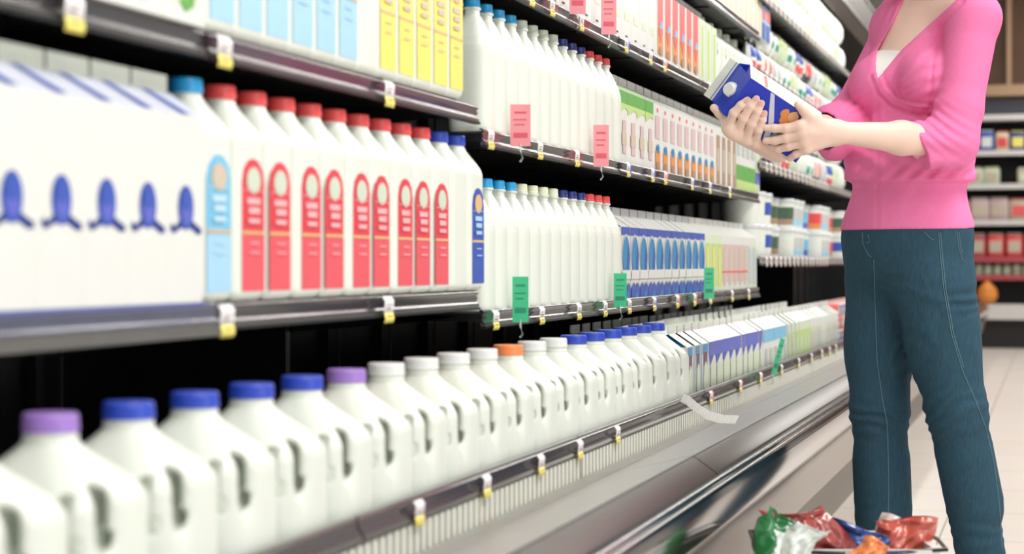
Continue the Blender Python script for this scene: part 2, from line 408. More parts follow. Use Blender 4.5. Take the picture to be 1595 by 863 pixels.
def hg(name, h0, w, H, shoulder, neck_r, neckz, cap_r, capm, rc, handle, hz, body=M_jug, h=.003):
    hc = (w-.018)*math.sqrt(2)*.78 if abs(handle[0]) < 1.2 else w-.014
    def fn(X, Y, Z):
        t = np.clip((Z-shoulder)/(neckz-shoulder), 0, 1); t = (t*t*(3-2*t)*.45+t*.55)**1.25
        ww = w*(1-t)+neck_r*t; rr = rc*(1-t)+neck_r*.98*t
        rr = np.minimum(rr, ww*.99)
        qx = np.abs(X)-(ww-rr); qy = np.abs(Y)-(ww-rr)
        d = np.sqrt(np.maximum(qx, 0)**2+np.maximum(qy, 0)**2)+np.minimum(np.maximum(qx, qy), 0)-rr
        d = d*.85
        foot = np.clip((.012-Z)/.012, 0, 1); d = d+foot**2*.006
        d = smax(d, Z-(H-.012), .003); d = np.maximum(d, -Z)
        if handle:
            u = (X*handle[0]+Y*handle[1])/math.sqrt(2)       # towards the handle corner
            zz = np.clip(Z, hz[0], hz[1]); cu = np.where(Z > hz[1]-.03, hc-.010, hc-.004)
            d = smax(d, -(np.sqrt((u-cu)**2+(Z-zz)**2)-(.0075 if abs(handle[0]) > 1.2 else .0125)), .006)
            vv = (-X*handle[1]+Y*handle[0])/math.sqrt(2)
            vs = (vv+.024)/.015; side = np.sqrt(((u-hc-.016)/.030)**2+((Z-(hz[0]+hz[1])/2-.004)/((hz[1]-hz[0])*.85))**2+vs**2)-1
            d = smax(d, -side*.008, .012)
        # soft panels pressed in the flat sides
        return d
    P, Q = nets(fn, (-w-.01, -w-.01, -.008), (w+.01, w+.01, H), h)
    return mesh_np(name, P, Q, [body])
def cap_mesh(r, hh, m, n=28):
    c = MB(); c.lathe([(r, 0), (r*1.02, hh*.15), (r, hh*.3), (r*.985, hh*.85), (r*.93, hh), (r*.2, hh*1.0)], m, n); return c.mesh('cap')
JUG = hg('jug_body', 0, .0752, .240, .158, .0245, .216, .025, None, .034, (1.4142, 0), (.125, .165))
def jug(capm, label, group, loc, rz=0):
    if capm not in CP:
        r = thing('milk_jug', '', 'milk jug'); link('jug_body', JUG, r)
        o = link('cap', cap_mesh(.0262, .017, capm), r); o.location = (0, 0, .2235)
        lp = MB(); lp.lathe([(.0245, .214), (.0258, .216), (.0258, .2195), (.0242, .2215)], M_jug, 28); lp.build('neck_ring', r); CP[capm] = Proto(r)
    return CP[capm].put(loc, rz, label, group)
CP = {}
CX = [79, 206, 309, 400, 478, 545, 610, 668, 718, 762, 797, 830, 865, 895, 925, 951, 975, 998, 1018]
CC = [M_caplil]+[M_capb]*4+[M_caplil]+[M_capw]*4+[M_caporg]+[M_capw]*2+[M_capb]*6
CN = {M_caplil: 'lilac', M_capb: 'royal blue', M_capw: 'white', M_caporg: 'orange'}
dj = .895; a0 = Yat(79, dj); a1 = Yat(1018, dj); pitch = (a1-a0)/18
print('jug pitch', pitch)
seen = {}; tot = {M_caplil: 2, M_capb: 10, M_capw: 6, M_caporg: 1}
jug(M_capw, 'milk jug at the lower left corner of the deck, its cap outside the view', 'gallon jugs on the bottom deck', (-dj, a0-pitch, .4))
for i in range(19):
    seen[CC[i]] = seen.get(CC[i], 0)+1
    if CC[i] == M_caporg: lb = 'white gallon jug with the only orange cap, front row of the bottom deck'
    elif CC[i] == M_caplil: lb = ['white gallon jug with lilac cap, nearest the camera at the lower left', 'white gallon jug with lilac cap between blue capped and white capped jugs'][seen[CC[i]]-1]
    else: lb = '%s capped gallon jug on the bottom deck, %s of its colour from the left' % (CN[CC[i]], ORD[seen[CC[i]]-1])
    jug(CC[i], lb, 'gallon jugs on the bottom deck', (-dj, a0+pitch*i+random.uniform(-.002, .002), .4), random.uniform(-.02, .02))

# half gallon jugs with a printed label
HJ = hg('half_jug_body', 0, .0458, .270, .202, .0205, .252, .022, None, .017, (-1, 1), (.12, .19))
def half_jug(capm, lab, off=0):
    r = thing('milk_jug', '', 'milk jug'); link('jug_body', HJ, r)
    o = link('cap', cap_mesh(.0225, .018, capm, 24), r); o.location = (0, 0, .2545)
    if lab:
        A, B, E, T = lab; m = MB(); w = .0345; z0, z1 = .012, .180
        arch = [(-w, z0), (w, z0), (w, z1-.03), (w*.85, z1-.014), (w*.45, z1-.003), (0, z1), (-w*.45, z1-.003), (-w*.85, z1-.014), (-w, z1-.03)]
        arch = [(y+off, z) for y, z in arch]
        m.art([('p', arch, A), ('r', off-w, off+w, z0, .082, B), ('r', off-w, off+w, .084, .088, M_gold), ('e', off, z1-.028, .021, .017, E),
               ('r', off-.020, off+.020, .122, .130, T), ('r', off-.016, off+.018, .110, .118, T), ('r', off-w, off+w, .1385, .1395, T), ('r', off-.014, off+.014, .072, .074, T),
               ('r', off-.018, off+.016, .098, .104, T), ('r', off-.015, off+.015, .060, .062, T)], .0458, .0003)
        m.build('label', r)
    return Proto(r)
RL = (M_red, M_redl, M_emb, M_txt)
pj = {'lb': half_jug(M_capsky, (M_lb, M_lbp, M_tan, mat('txtb', (190, 222, 240), .4)), 0), 'r0': half_jug(M_capred, RL, .005), 'r1': half_jug(M_capred, RL, -.006),
      'b0': half_jug(M_capb, None), 'b1': half_jug(M_capb, (M_blue, M_blue, M_gold, M_lbp), .004)}
dc = 1.018; s0 = Yat(287, dc); s1 = Yat(705, dc); ps = (s1-s0)/11
print('half jug pitch', ps)
seq = ['lb']+['r0', 'r1']*4+['r1', 'b0', 'b1']
nr = 0
for i, k in enumerate(seq):
    if k[0] == 'r': lb = 'half gallon jug with red cap and red label, %s red one from the left' % ORD[nr]; nr += 1
    elif k == 'lb': lb = 'half gallon jug with light blue cap and light blue label beside cartons'
    elif k == 'b0': lb = 'half gallon jug with blue cap right after the red capped ones'
    else: lb = 'half gallon jug with blue label at the right end of the shelf'
    pj[k].put((-dc, s0+ps*i, ZM1-.008+.0085), 0, lb, 'half gallon jugs on the middle shelf')
# upper shelf of the near section
pu = {'lb': half_jug(M_capsky, (M_lb, M_lbp, M_emb, M_lbp), .002), 'ye': half_jug(M_capcr, (M_yel, mat('yellow2', (240, 226, 110), .4, var=.2, scale=200), M_gold, M_tan), 0), 'pl': half_jug(M_capw, None)}
for k_ in ('lb', 'ye'):
    for c_ in kids(pu[k_].root):
        if c_.name.startswith('label'): c_.scale.z = 1.17
su = [(345, 'lb'), (400, 'lb'), (444, 'lb'), (484, 'lb'), (521, 'lb'), (546, 'lb'), (573, 'pl'), (600, 'ye'), (631, 'ye'), (661, 'ye'), (688, 'ye'), (711, 'ye'), (731, 'pl')]
yu0 = Yat(345, .972); yu1 = Yat(711, .972); cu = {}
pu_p = (yu1-yu0)/11
print('upper pitch', pu_p)
for i, k in enumerate(['lb']*6+['pl']+['ye']*5):
    cu[k] = cu.get(k, 0)+1
    lb = {'lb': 'jug with light blue label on the upper left shelf, %s from the left' % ORD[cu[k]-1], 'ye': 'jug with yellow label on the upper left shelf, %s from the left' % ORD[cu[k]-1], 'pl': 'plain white jug between the light blue and the yellow labels'}[k]
    pu[k].put((-dc, yu0+pu_p*i, ZU1+.0005), 0, lb, 'labelled jugs on the upper left shelf')
pc = carton_proto('milk_carton', .105, .2, .05, [('r', -.03, .03, .02, .12, M_greenp), ('p', [(-.03, .045), (-.012, .02), (0, .012), (.02, .02), (.034, .05), (.01, .03)], M_green), ('p', [(-.012, .05), (.006, .03), (.024, .052), (.004, .09)], M_capred), ('e', .006, .055, .006, .012, M_emb)])
for i in range(3):
    pc.put((-dc-.005, yu0-.102-i*.108, ZU1+.0005), 0, 'white carton with red and green art, %s left of the light blue labels' % ORD[i], 'cartons at the upper left')
# cartons with blue emblem
wC = .0955
emb = [('p', [(-.016, .102), (-.028, .094), (-.034, .099), (-.041, .093), (-.032, .086), (-.012, .093), (.012, .093), (.030, .086), (.042, .087), (.040, .094), (.032, .096), (.016, .103)], M_navy),
       ('e', 0, .117, .020, .026, M_blue), ('e', 0, .115, .013, .018, M_vio), ('e', 0, .126, .014, .012, M_blue),
       ('r', -.0475, .0475, .0, .006, mat('base_stripe', (70, 90, 190), .4))]
pb = carton_proto('milk_carton', wC, .224, .052, emb, roof=mat('roof_pale', (222, 226, 240), .35), fin=mat('fin_green', (222, 230, 214), .35), tri=M_blue)
# blue swashes on the roof
def roof_art(root, w, h, g, cols):
    body = kids(root)[0]; a = w/2
    m = MB(); zg = h+g*.62
    def P(u, v): return (a*(1-v)+.0022*v+.0008, -a+w*u, h+(zg-h)*v+.0008)
    for (u0, u1, u2, u3), c in cols: m.add([P(u0, .04), P(u1, .04), P(u2, .93), P(u3, .93)], [(0, 1, 2, 3)], c)
    m.build('roof_print', root)
roof_art(pb.root, wC, .224, .052, [((.42, .66, .36, .18), M_blue), ((.0, .98, .98, .0), mat('roof_pale2', (196, 204, 232), .35))][:1]); pb.tree = [(c, kids(c)) for c in kids(pb.root)]
ye = [Yat(x, .966) for x in (58, 137, 208, 264, 317)]
pcw = (ye[4]-ye[0])/4; print('carton pitch', pcw)
for i in range(6):
    yy = ye[4]-pcw*(i+.5)
    pb.put((-1.0142, yy, ZM1+.003+.0005-.008), 0, 'tall white gable carton with blue emblem, %s left of the light blue capped jug' % ORD[i], 'white cartons with blue emblem')

# slim bottles
def bottle(capm):
    r = thing('milk_bottle', '', 'bottle'); b = MB()
    b.lathe([(.034, 0), (.0385, .004), (.0395, .012), (.0395, .15), (.0385, .160), (.034, .176), (.022, .204), (.0165, .214), (.0135, .218), (.0130, .226), (.0155, .228), (.0155, .231), (.012, .232)], M_jug, 32, sq=3.4)
    b.build('bottle_body', r)
    c = MB(); c.lathe([(.0152, 0), (.0155, .003), (.0148, .0045), (.015, .006), (.0146, .015), (.012, .0165), (.002, .0165)], capm, 20); o = c.build('cap', r); o.location = (0, 0, .2315)
    return Proto(r)
PBt = {}
def bot_row(z, seq, ya, yb, where, group):
    n = {}
    for i, (cm, nm) in enumerate(seq):
        if cm not in PBt: PBt[cm] = bottle(cm)
        n[nm] = n.get(nm, 0)+1
        y = ya+(yb-ya)*i/(len(seq)-1)
        PBt[cm].put((-1.018, y, z-.0075), random.uniform(-.04, .04), '%s capped slim bottle, %s of its colour on the %s' % (nm, ORD[n[nm]-1], where), group)
s_mid = [(M_capsky, 'sky blue')]*4+[(M_capcr, 'cream')]*4+[(M_capnv, 'navy')]*3+[(M_capred, 'red')]*3
s_up = [(M_capsky, 'sky blue')]*4+[(M_capcl, 'pale green')]*4+[(M_capnv, 'navy')]*3+[(M_capred, 'red')]*3
yA, yB = Yat(735, 1.018), Yat(940, 1.018); print('bottle pitch', (yB-yA)/13)
bot_row(Z2[0], s_mid, yA, yB, 'lower bottle shelf', 'slim bottles on the lower shelf')
bot_row(Z2[1], s_up, yA, yB, 'upper bottle shelf', 'slim bottles on the middle shelf')
def cart_row(z, d, ya, kinds, where, group, n0=0, base=-.0075, gap=.0025, wob=.015):
    y = ya; cnt = {}
    for k, (p, w, desc) in enumerate(kinds):
        cnt[desc] = cnt.get(desc, 0)+1
        p.put((-(d+w/2), y+w/2+.001, z+base), random.uniform(-wob, wob), '%s, %s of these on the %s' % (desc, ORD[cnt[desc]-1], where), group)
        y += w+gap
    return y
w1 = .0985
PB1 = carton_proto('juice_carton', w1, .178, .05, [('r', -.049, .049, 0, .178, M_carton), ('r', -.049, .049, .158, .178, M_blue), ('e', 0, .112, .044, .050, M_grey), ('e', .001, .105, .040, .050, M_cyan), ('p', [(.006, .06), (.034, .07), (.040, .11), (.026, .14), (.016, .11)], M_blue),
     ('r', -.049, .049, .052, .074, M_carton), ('p', [(-.049, .0), (.049, .0), (.049, .028), (.02, .045), (0, .03), (-.02, .045), (-.049, .03)], M_blue), ('p', [(-.02, .0), (.03, .0), (.02, .026)], M_cyan)], tri=M_cyan, fin=M_grey)
PG = carton_proto('juice_carton', w1, .178, .05, [('r', -.049, .049, .0, .178, M_greenp), ('r', -.03, .049, .02, .15, M_greenl), ('r', -.01, .012, .02, .14, M_yel)])
PP = carton_proto('juice_carton', w1, .178, .05, [('r', -.049, .049, .03, .15, M_pinkp), ('r', -.02, .02, .02, .14, M_tan), ('r', -.049, .049, .06, .066, M_coral)])
PL = carton_proto('juice_carton', w1, .178, .05, [('r', -.049, .049, .0, .15, M_greenp), ('r', -.02, .049, .02, .14, M_grey), ('r', -.03, -.022, .02, .15, M_lbp)])
yc = Yat(962, 1.0)
cart_row(Z2[0], .992, yc, [(PB1, w1, 'bright blue and white gable carton')]*11+[(PG, w1, 'yellow green gable carton')]*3+[(PP, w1, 'dusty pink gable carton')]*5+[(PL, w1, 'pale blue grey gable carton')]*2,
         'lower bottle shelf', 'cartons right of the bottles on the lower shelf')
PGT = carton_proto('milk_carton', w1, .18, .05, [('r', -.049, .049, .15, .18, M_green), ('p', [(-.049, .15), (.049, .15), (.049, .135), (.02, .14), (-.02, .13), (-.049, .125)], M_greenl), ('r', -.01, .03, .03, .11, M_pinkp), ('r', -.02, .035, .05, .08, M_tan)], tri=M_green, roof=mat('roof_green_tint', (206, 226, 186), .35))
PO = carton_proto('milk_carton', w1, .18, .05, [('e', 0, .165, .012, .006, M_coral), ('r', -.03, .03, .09, .15, M_pinkp), ('r', -.03, .034, .01, .06, M_org), ('e', 0, .064, .022, .012, M_cyan), ('r', -.02, .02, .01, .03, M_brown)])
PBr = carton_proto('milk_carton', w1, .18, .05, [('r', -.02, .04, .01, .16, M_brown), ('r', -.01, .02, .05, .12, M_tan)], tri=M_plum)
PGb = carton_proto('milk_carton', w1, .18, .05, [('r', -.049, .049, .04, .09, M_green), ('r', -.049, .049, .0, .04, M_greenl), ('r', -.03, .03, .12, .16, M_grey)])
PBl = carton_proto('milk_carton', w1, .18, .05, [('r', -.049, .049, .04, .08, M_vio), ('r', -.049, .049, .08, .15, M_greenp), ('p', [(-.03, 0), (0, .06), (.02, 0)], M_greenl)])
cart_row(Z2[1], .992, yB+.043, [(PGT, w1, 'white carton with green top band')]*4+[(PO, w1, 'white carton with orange base and blue dot')]*9+[(PBr, w1, 'brown striped carton')]*4+[(PGb, w1, 'carton with green lower band')]*4+[(PBl, w1, 'violet and white carton')]*1,
         'upper bottle shelf', 'cartons right of the bottles on the middle shelf')
PR = carton_proto('juice_carton', w1, .19, .05, [('r', -.036, .036, .09, .19, M_coral), ('r', -.036, .036, .02, .095, M_org), ('e', .01, .098, .018, .012, M_lb), ('p', [(-.03, .09), (.03, .09), (0, .05)], M_coral), ('e', 0, .03, .02, .012, M_brown)])
PN = carton_proto('juice_carton', w1, .19, .05, [('r', -.02, .03, .06, .08, M_greenp), ('r', -.01, .01, .02, .024, M_ink)])
PGp = carton_proto('juice_carton', w1, .19, .05, [('r', -.04, .04, .01, .19, M_greenp), ('r', -.005, .02, .02, .17, M_greenl)])
yq = Yat(862, 1.0)
ye3 = cart_row(Z2[2], .992, yq, [(PN, w1, 'plain white carton')]*10+[(PR, w1, 'coral and orange carton')]*6+[(PGp, w1, 'pale green carton')]*3, 'shelf above the bottles', 'cartons on the shelf above the bottles')
k = 0
while ye3+.11 < Y2:
    jug(M_capcl, 'pale green capped jug high on the shelf, %s right of the pale green cartons' % ORD[k], 'jugs at the far end of the upper shelf', (-1.07, ye3+.08, Z2[2]-.0075)) if k < 6 else None
    ye3 += .155; k += 1
PY = carton_proto('juice_carton', w1, .19, .05, [('r', -.04, .04, .0, .19, mat('print_cream', (232, 222, 196), .4)), ('r', -.005, .012, .0, .18, M_tan)])
PBx = carton_proto('juice_carton', w1, .19, .05, [('r', -.049, .049, .0, .19, M_lbp), ('r', -.04, .03, .12, .18, M_blue), ('r', -.03, .04, .07, .11, M_coral), ('r', -.04, .03, .0, .06, M_blue)])
cart_row(Z2[3], .992, Yat(1085, 1.0), [(PY, w1, 'cream coloured carton')]*12+[(PBx, w1, 'blue and red printed carton')]*2, 'topmost shelf', 'cartons on the topmost shelf')

# bottom deck cartons
w2 = .091
PD1 = carton_proto('milk_carton', w2, .18, .048, [('r', -.0452, .0452, .0, .18, mat('carton_iceblue', (214, 232, 244), .35)), ('r', -.036, .036, .155, .178, M_cyan), ('r', -.026, .026, .125, .158, M_plum), ('e', 0, .09, .03, .045, M_greenp), ('p', [(-.0452, 0), (.0452, 0), (.0452, .05), (0, .03), (-.03, .05), (-.0452, .04)], M_cyan)], tri=M_teal)
PD2 = carton_proto('milk_carton', w2, .18, .048, [('r', -.0452, .0452, .145, .18, M_vio), ('p', [(-.0452, .145), (.02, .145), (-.03, .12)], M_blue), ('r', -.03, .04, .03, .12, M_greenp), ('r', -.04, .04, .0, .02, M_lb)], tri=M_blue)
PD3 = carton_proto('milk_carton', w2, .18, .048, [('r', -.0452, .0452, .14, .178, M_lb), ('r', -.02, .02, .02, .12, M_grey), ('r', .022, .04, .02, .12, M_greenp)], tri=M_cyan)
PD4 = carton_proto('milk_carton', w2, .18, .048, [('r', -.0452, .0452, .0, .178, M_greenp), ('r', -.03, .0452, .02, .15, M_greenl), ('r', -.012, .012, .02, .13, M_greenp)], tri=M_green)
PD5 = carton_proto('milk_carton', w2, .18, .048, [('r', -.0452, .0452, .0, .15, mat('carton_pale_khaki', (222, 222, 196), .35)), ('r', -.02, .03, .02, .13, M_grey)])
yd = a1+pitch/2+.012
seqd = [(PD1, w2, 'ice blue carton with plum print')]*3+[(PD2, w2, 'white carton with violet top band')]*9+[(PD3, w2, 'white carton with light blue top band')]*5+[(PD4, w2, 'yellow green carton')]*6+[(PD5, w2, 'pale khaki carton')]*9
yend = cart_row(.4, .835, yd, seqd, 'bottom deck front row', 'cartons in the front row of the bottom deck', base=0, gap=.0115, wob=.05)
cart_row(.4, .952, yd+.02, [(PD2, w2, 'white carton with violet top band')]*5+[(PGT, w1, 'white carton with green top')]*12+[(PBr, w1, 'brown striped carton')]*10, 'bottom deck second row', 'cartons in the second row of the bottom deck', base=0, gap=.011, wob=.06)
cart_row(.4, 1.07, yd+.0, [(PGT, w1, 'white carton with green top')]*8+[(PD4, w2, 'yellow green carton')]*14, 'bottom deck third row', 'cartons in the third row of the bottom deck', base=0, gap=.014, wob=.08)
# ------------------------------------------------------------------ tubs and packs of the third section
def tub(wr, h, band, low, lidm=mat('lid_white', (214, 218, 220), .35), name='tub'):
    r = thing(name, '', 'tub'); b = MB()
    b.lathe([(wr*.86, 0), (wr*.88, .004), (wr*.90, h*.14), (wr*.92, h*.34), (wr*.95, h*.74), (wr*.97, h*.9)], M_white, 28, mlist=[M_white, M_white, low, band, M_white]); b.build('tub_body', r)
    l = MB(); l.lathe([(wr, 0), (wr*1.02, .003), (wr*1.02, .012), (wr*.98, .015), (wr*.9, .015), (wr*.88, .012), (.005, .012)], lidm, 28); o = l.build('lid', r); o.location = (0, 0, h*.9)
    return Proto(r)
TB = [tub(.072, .118, M_white, M_white), tub(.072, .118, M_blue, M_white), tub(.072, .118, mat('tub_dark_green', (70, 96, 74), .4, var=.2, scale=60), M_brown), tub(.072, .118, M_grey, M_lbp), tub(.072, .118, M_capred, M_org), tub(.072, .118, M_lb, M_vio)]
TN = ['plain white', 'blue banded', 'dark green banded', 'grey and pale blue', 'red banded', 'light blue banded']
sqn = [0, 0, 1, 0, 2, 2, 2, 3, 3, 0, 5, 5, 4, 3, 3, 0, 5, 4, 2, 0, 3, 1]
cn = {}
for i, k in enumerate(sqn):
    for lvl in (0, 1):
        kk = k if lvl or i % 3 else (k if i < 3 else sqn[(i+3) % 22]) ; key = (kk, lvl); cn[key] = cn.get(key, 0)+1
        TB[kk].put((-(1.068+.002*lvl+.04*((i//3) % 2)), Y2+.10+i*.156, Z3[0]-.0075+lvl*.1195), random.uniform(0, 3), '%s tub, %s layer of the tub shelf, %s such from the left' % (TN[kk], ['bottom', 'upper'][lvl], ORD[cn[key]-1]), 'lidded tubs stacked two high')
def pouch(w, h, t, m, art, name='cheese_pouch', cat='pouch'):
    r = thing(name, '', cat); b = MB(); n, q = 8, 8; V = []
    for sx in (1, -1):
        for j in range(q+1):
            for i in range(n+1):
                u, v = i/n, j/q; bulge = (math.sin(math.pi*u)**.6)*(math.sin(math.pi*v)**.55)
                V.append((sx*t/2*bulge+random.uniform(-.0015, .0015)*(bulge > .1), -w/2+w*u*(1), h*v))
    N = (n+1)*(q+1)
    for k in range(2):
        F = [(k*N+j*(n+1)+i, k*N+j*(n+1)+i+1, k*N+(j+1)*(n+1)+i+1, k*N+(j+1)*(n+1)+i) for j in range(q) for i in range(n)]
        if k: F = [f[::-1] for f in F]
        for f in F:
            z = sum(V[i][2] for i in f)/4/h; y = sum(V[i][1] for i in f)/4/w
            mm = m
            for (ya, yb, za, zb, am) in art:
                if ya <= y <= yb and za <= z <= zb: mm = am
            b.add(V, [], mm); base = len(b.v)-len(V)
            b.v = b.v[:base]; b.f.append([i for i in f]); b.m.append(b.mi(mm)); b.sm.append(True)
    b.v = V+b.v
    b.build('bag', r); return Proto(r)
PK = [('white pouch with teal mark', pouch(.13, .15, .06, M_white, [(-.25, .1, .3, .55, M_tealg), (.2, .4, .2, .35, M_brown)])),
      ('white pouch with red print', pouch(.13, .15, .06, M_white, [(-.3, .3, .3, .7, M_coral), (-.4, .4, .0, .2, M_ink)])),
      ('pale green pouch', pouch(.13, .16, .06, M_greenp, [(-.3, .3, .5, .8, M_greenl)])),
      ('plain white pouch', pouch(.13, .16, .07, M_white, [(-.1, .2, .4, .5, M_greenp)])),
      ('blue and white pouch', pouch(.12, .15, .06, M_white, [(-.4, .4, .5, .85, M_blue), (-.4, .2, .1, .35, M_coral)])),
      ('grey striped pouch', pouch(.12, .15, .06, M_white, [(-.4, -.1, .1, .9, M_grey), (.1, .4, .2, .7, M_pinkp)]))]
rng = random.Random(3)
def pouch_row(z, ya, yb, kinds, where, d=1.035, lv=1, step=.125, hh=.155, sz=1):
    y = ya; i = 0; c = {}
    while y < yb:
        for l in range(lv):
            k = kinds[(i//2+l) % len(kinds)]; c[(k, l)] = c.get((k, l), 0)+1
            o_ = PK[k][1].put((-d-.01*l, y, z-.0078+l*hh*sz), rng.uniform(-.15, .15), '%s %s%s, %s from the left' % (PK[k][0], where, [', bottom layer', ', top layer'][l], ORD[c[(k, l)]-1]), 'pouches '+where); o_.scale = (1, 1, sz*.96)
        y += step; i += 1
pouch_row(Z3[1], Y2+.08, Y2+3.0, [0, 1, 5, 4, 2, 3], 'behind the held carton', lv=2, hh=.155, sz=.88)
pouch_row(Z3[2], Y2+.08, Y2+3.0, [4, 1, 5, 0, 2, 0], 'above her hands', lv=2, hh=.155, sz=.74)
pouch_row(Z3[3], Y2+.08, Y2+3.0, [3, 3, 2, 3], 'on the highest shelf', lv=2, hh=.155, sz=.88)
def flat_pack(m, m2):
    r = thing('snack_pack', '', 'pack'); b = MB(); b.box(-.07, .07, -.065, .065, 0, .052, m, .008); b.art([('r', -.05, .05, .01, .045, m2), ('e', 0, .026, .02, .012, M_white)], .07); b.build('wrapper', r); return Proto(r)
FP = [('coral snack pack', flat_pack(M_coral, M_brown)), ('grey snack pack', flat_pack(M_grey, M_vio)), ('tan snack pack', flat_pack(M_tan, M_plum))]
y = yend+.09; i = 0
while y < Y3-.1:
    for l in range(4):
        k = (i+l) % 3; FP[k][1].put((-.915, y, .4+l*.0535), rng.uniform(-.03, .03), '%s, layer %s from the bottom, %s stack right of the cartons' % (FP[k][0], ['one', 'two', 'three', 'four'][l], ORD[i]), 'snack packs stacked on the deck')
    y += .14; i += 1

# ------------------------------------------------------------------ tags and talkers
def tag_proto(colour=None, low=None):
    r = thing('price_tag', '', 'price tag'); w = .019
    b = MB(); pr = [(.003, -.004), (.0075, -.010), (.0068, -.018), (.006, -.026), (.008, -.034), (.006, -.040)]
    b.sheet(pr[:4][::-1], -w/2, w/2, M_tagw, True, .001); b.sheet(pr[3:][::-1], -w/2, w/2, low or M_yel, True, .001)
    if colour: b.sheet([(x-.0005, z) for x, z in pr[:5]][::-1], w/2, w/2+.010, colour, True, .001)
    b.build('paper', r)
    t = MB(); t.box(.0080, .0084, -w*.35, w*.3, -.0155, -.0135, M_pinkp); t.box(.0076, .0080, -w*.35, w*.1, -.021, -.0195, M_ink); t.box(.0078, .0082, -w*.3, w*.3, -.031, -.0295, M_brown); t.build('print', r)
    return Proto(r)
TP = [tag_proto(), tag_proto(M_blue), tag_proto(M_coral), tag_proto(low=mat('tag_cream', (226, 214, 196), .4))]
def tags(xs, d, z, where, group, kinds=None, sc=1):
    for i, x in enumerate(xs):
        k = kinds[i] if kinds else 0
        o = TP[k].put((-d, Yat(x, d), z+.002), 0, 'price tag, %s from the left on the %s' % (ORD[i], where), group); o.scale = (1, 1.8*sc, 1*sc)
tags([108, 343, 601], .974, ZU1, 'upper left shelf edge', 'tags on the upper left shelf', sc=1.12)
tags([347, 600], .974, ZM1, 'edge below the red labelled jugs', 'tags on the middle left shelf', sc=1.12)
tags([824, 856, 902, 972, 1010, 1032, 1103], .974, Z2[2], 'upper shelf edge of the bottle section', 'tags on the upper shelf', [0, 0, 0, 1, 0, 2, 0])
tags([760, 837, 895, 975, 1013, 1033, 1075, 1103, 1134], .974, Z2[1], 'middle shelf edge of the bottle section', 'tags on the middle shelf', [0, 0, 0, 1, 1, 2, 1, 1, 0])
tags([768, 840, 898, 939, 977, 1016, 1052, 1079, 1104, 1138, 1164], .974, Z2[0], 'lower shelf edge of the bottle section', 'tags on the lower shelf', [0, 0, 0, 0, 0, 1, 2, 2, 0, 0, 0])
tags([647, 753, 838, 899, 958, 1104, 1150, 1182, 1215, 1242, 1262, 1278, 1290, 1300], .796, .474, 'bottom deck rail', 'tags on the bottom deck rail', [0, 0, 0, 0, 0, 2, 2, 2, 0, 0, 0, 0, 0, 0], sc=.95)
for zi, z in enumerate(Z3):
    tags([1640-448+0*zi-(-i*0)-0 if False else int(1640-1/(1/448+i*.00004)) for i in range(16)], .974, z, 'tub section %s shelf' % ['lower', 'second', 'third', 'top'][zi], 'tags on the tub section shelves', [3]*16)
def talker(x, d, z0, w, h, m, rz, lbl, tilt=0):
    r = thing('shelf_talker', lbl, 'shelf sign', (-d+.012, Yat(x, d), z0), rz)
    b = MB(); b.box(-.0006, .0006, -w/2, w/2, 0, h, m); b.build('card', r)
    t = MB()
    for k, (a, c, zz, th) in enumerate([(-.3, .3, .78, .05), (-.35, .3, .62, .03), (-.3, .2, .5, .03), (-.35, .35, .2, .12)]): t.box(.0007, .0010, w*a, w*c, h*zz, h*(zz+th), MATS['talk_ink_'+('g' if m == M_talkg else 'p')])
    t.build('printing', r)
    c = MB(); c.tube([(0, 0, .004), (.004, 0, -.008), (.001, .004, -.022), (-.006, 0, -.028)], .0022, M_clear, 6); c.build('clip', r)
    r.rotation_euler = (tilt, 0, rz); return r
mat('talk_ink_g', (40, 140, 110), .5); mat('talk_ink_p', (226, 90, 110), .5)
talker(801, .965, Z2[1]-.024, .038, .078, M_talkp, -1.25, 'pink shelf sign clipped below the pale green capped bottles')
talker(928, .965, Z2[1]-.030, .034, .092, M_talkp, -1.2, 'pink shelf sign clipped below the red capped bottles')
talker(940, .965, Z2[2]-.024, .034, .09, M_talkp, -1.2, 'pink shelf sign on the upper shelf, right one of two')
talker(891, .965, Z2[2]-.015, .034, .09, M_talkp, -1.2, 'pink shelf sign on the upper shelf, left one of two')
talker(801, .965, Z2[0]-.027, .030, .085, M_talkg, -1.25, 'large green shelf sign below the cream capped bottles')
talker(958, .965, Z2[0]-.018, .030, .078, M_talkg, -1.2, 'green shelf sign where bottles meet the blue cartons')
talker(1098, .965, Z2[0]-.02, .03, .09, M_talkg, -1.1, 'green shelf sign where blue cartons meet yellow green ones')
talker(1198, .79, .455, .015, .11, M_talkg, -1.0, 'leaning green strip sign on the bottom deck rail', tilt=-.28)
# torn paper strip hanging off the rail
def strip():
    r = thing('paper_strip', 'curled white paper label strip hanging off the bottom rail', 'paper strip')
    ctrl = [(-.786, 4.03, .476), (-.765, 3.99, .4725), (-.735, 3.93, .461), (-.70, 3.87, .451), (-.66, 3.81, .449), (-.62, 3.76, .453)]
    V = []; wv = Vector((.004, .014, .012))
    for p in ctrl: V += [Vector(p), Vector(p)+wv*1.3]
    b = MB(); n = len(ctrl)
    F = [(2*i, 2*i+1, 2*i+3, 2*i+2) for i in range(n-1)]
    V2 = [v+Vector((0, 0, .0008)) for v in V]
    b.add(V, F, M_tagw, True); b.add(V2, [f[::-1] for f in F], M_tagw, True); b.build('strip', r)
    t = MB()
    for i in range(n-1):
        for q in (.15, .4, .65, .9):
            p = V2[2*i].lerp(V2[2*i+2], q); w = V2[2*i+1].lerp(V2[2*i+3], q); t.tube([p+(w-p)*.15+Vector((0, 0, .0006)), p+(w-p)*.85+Vector((0, 0, .0006))], .0007, M_grey, 4)
    t.build('printing', r)
strip()

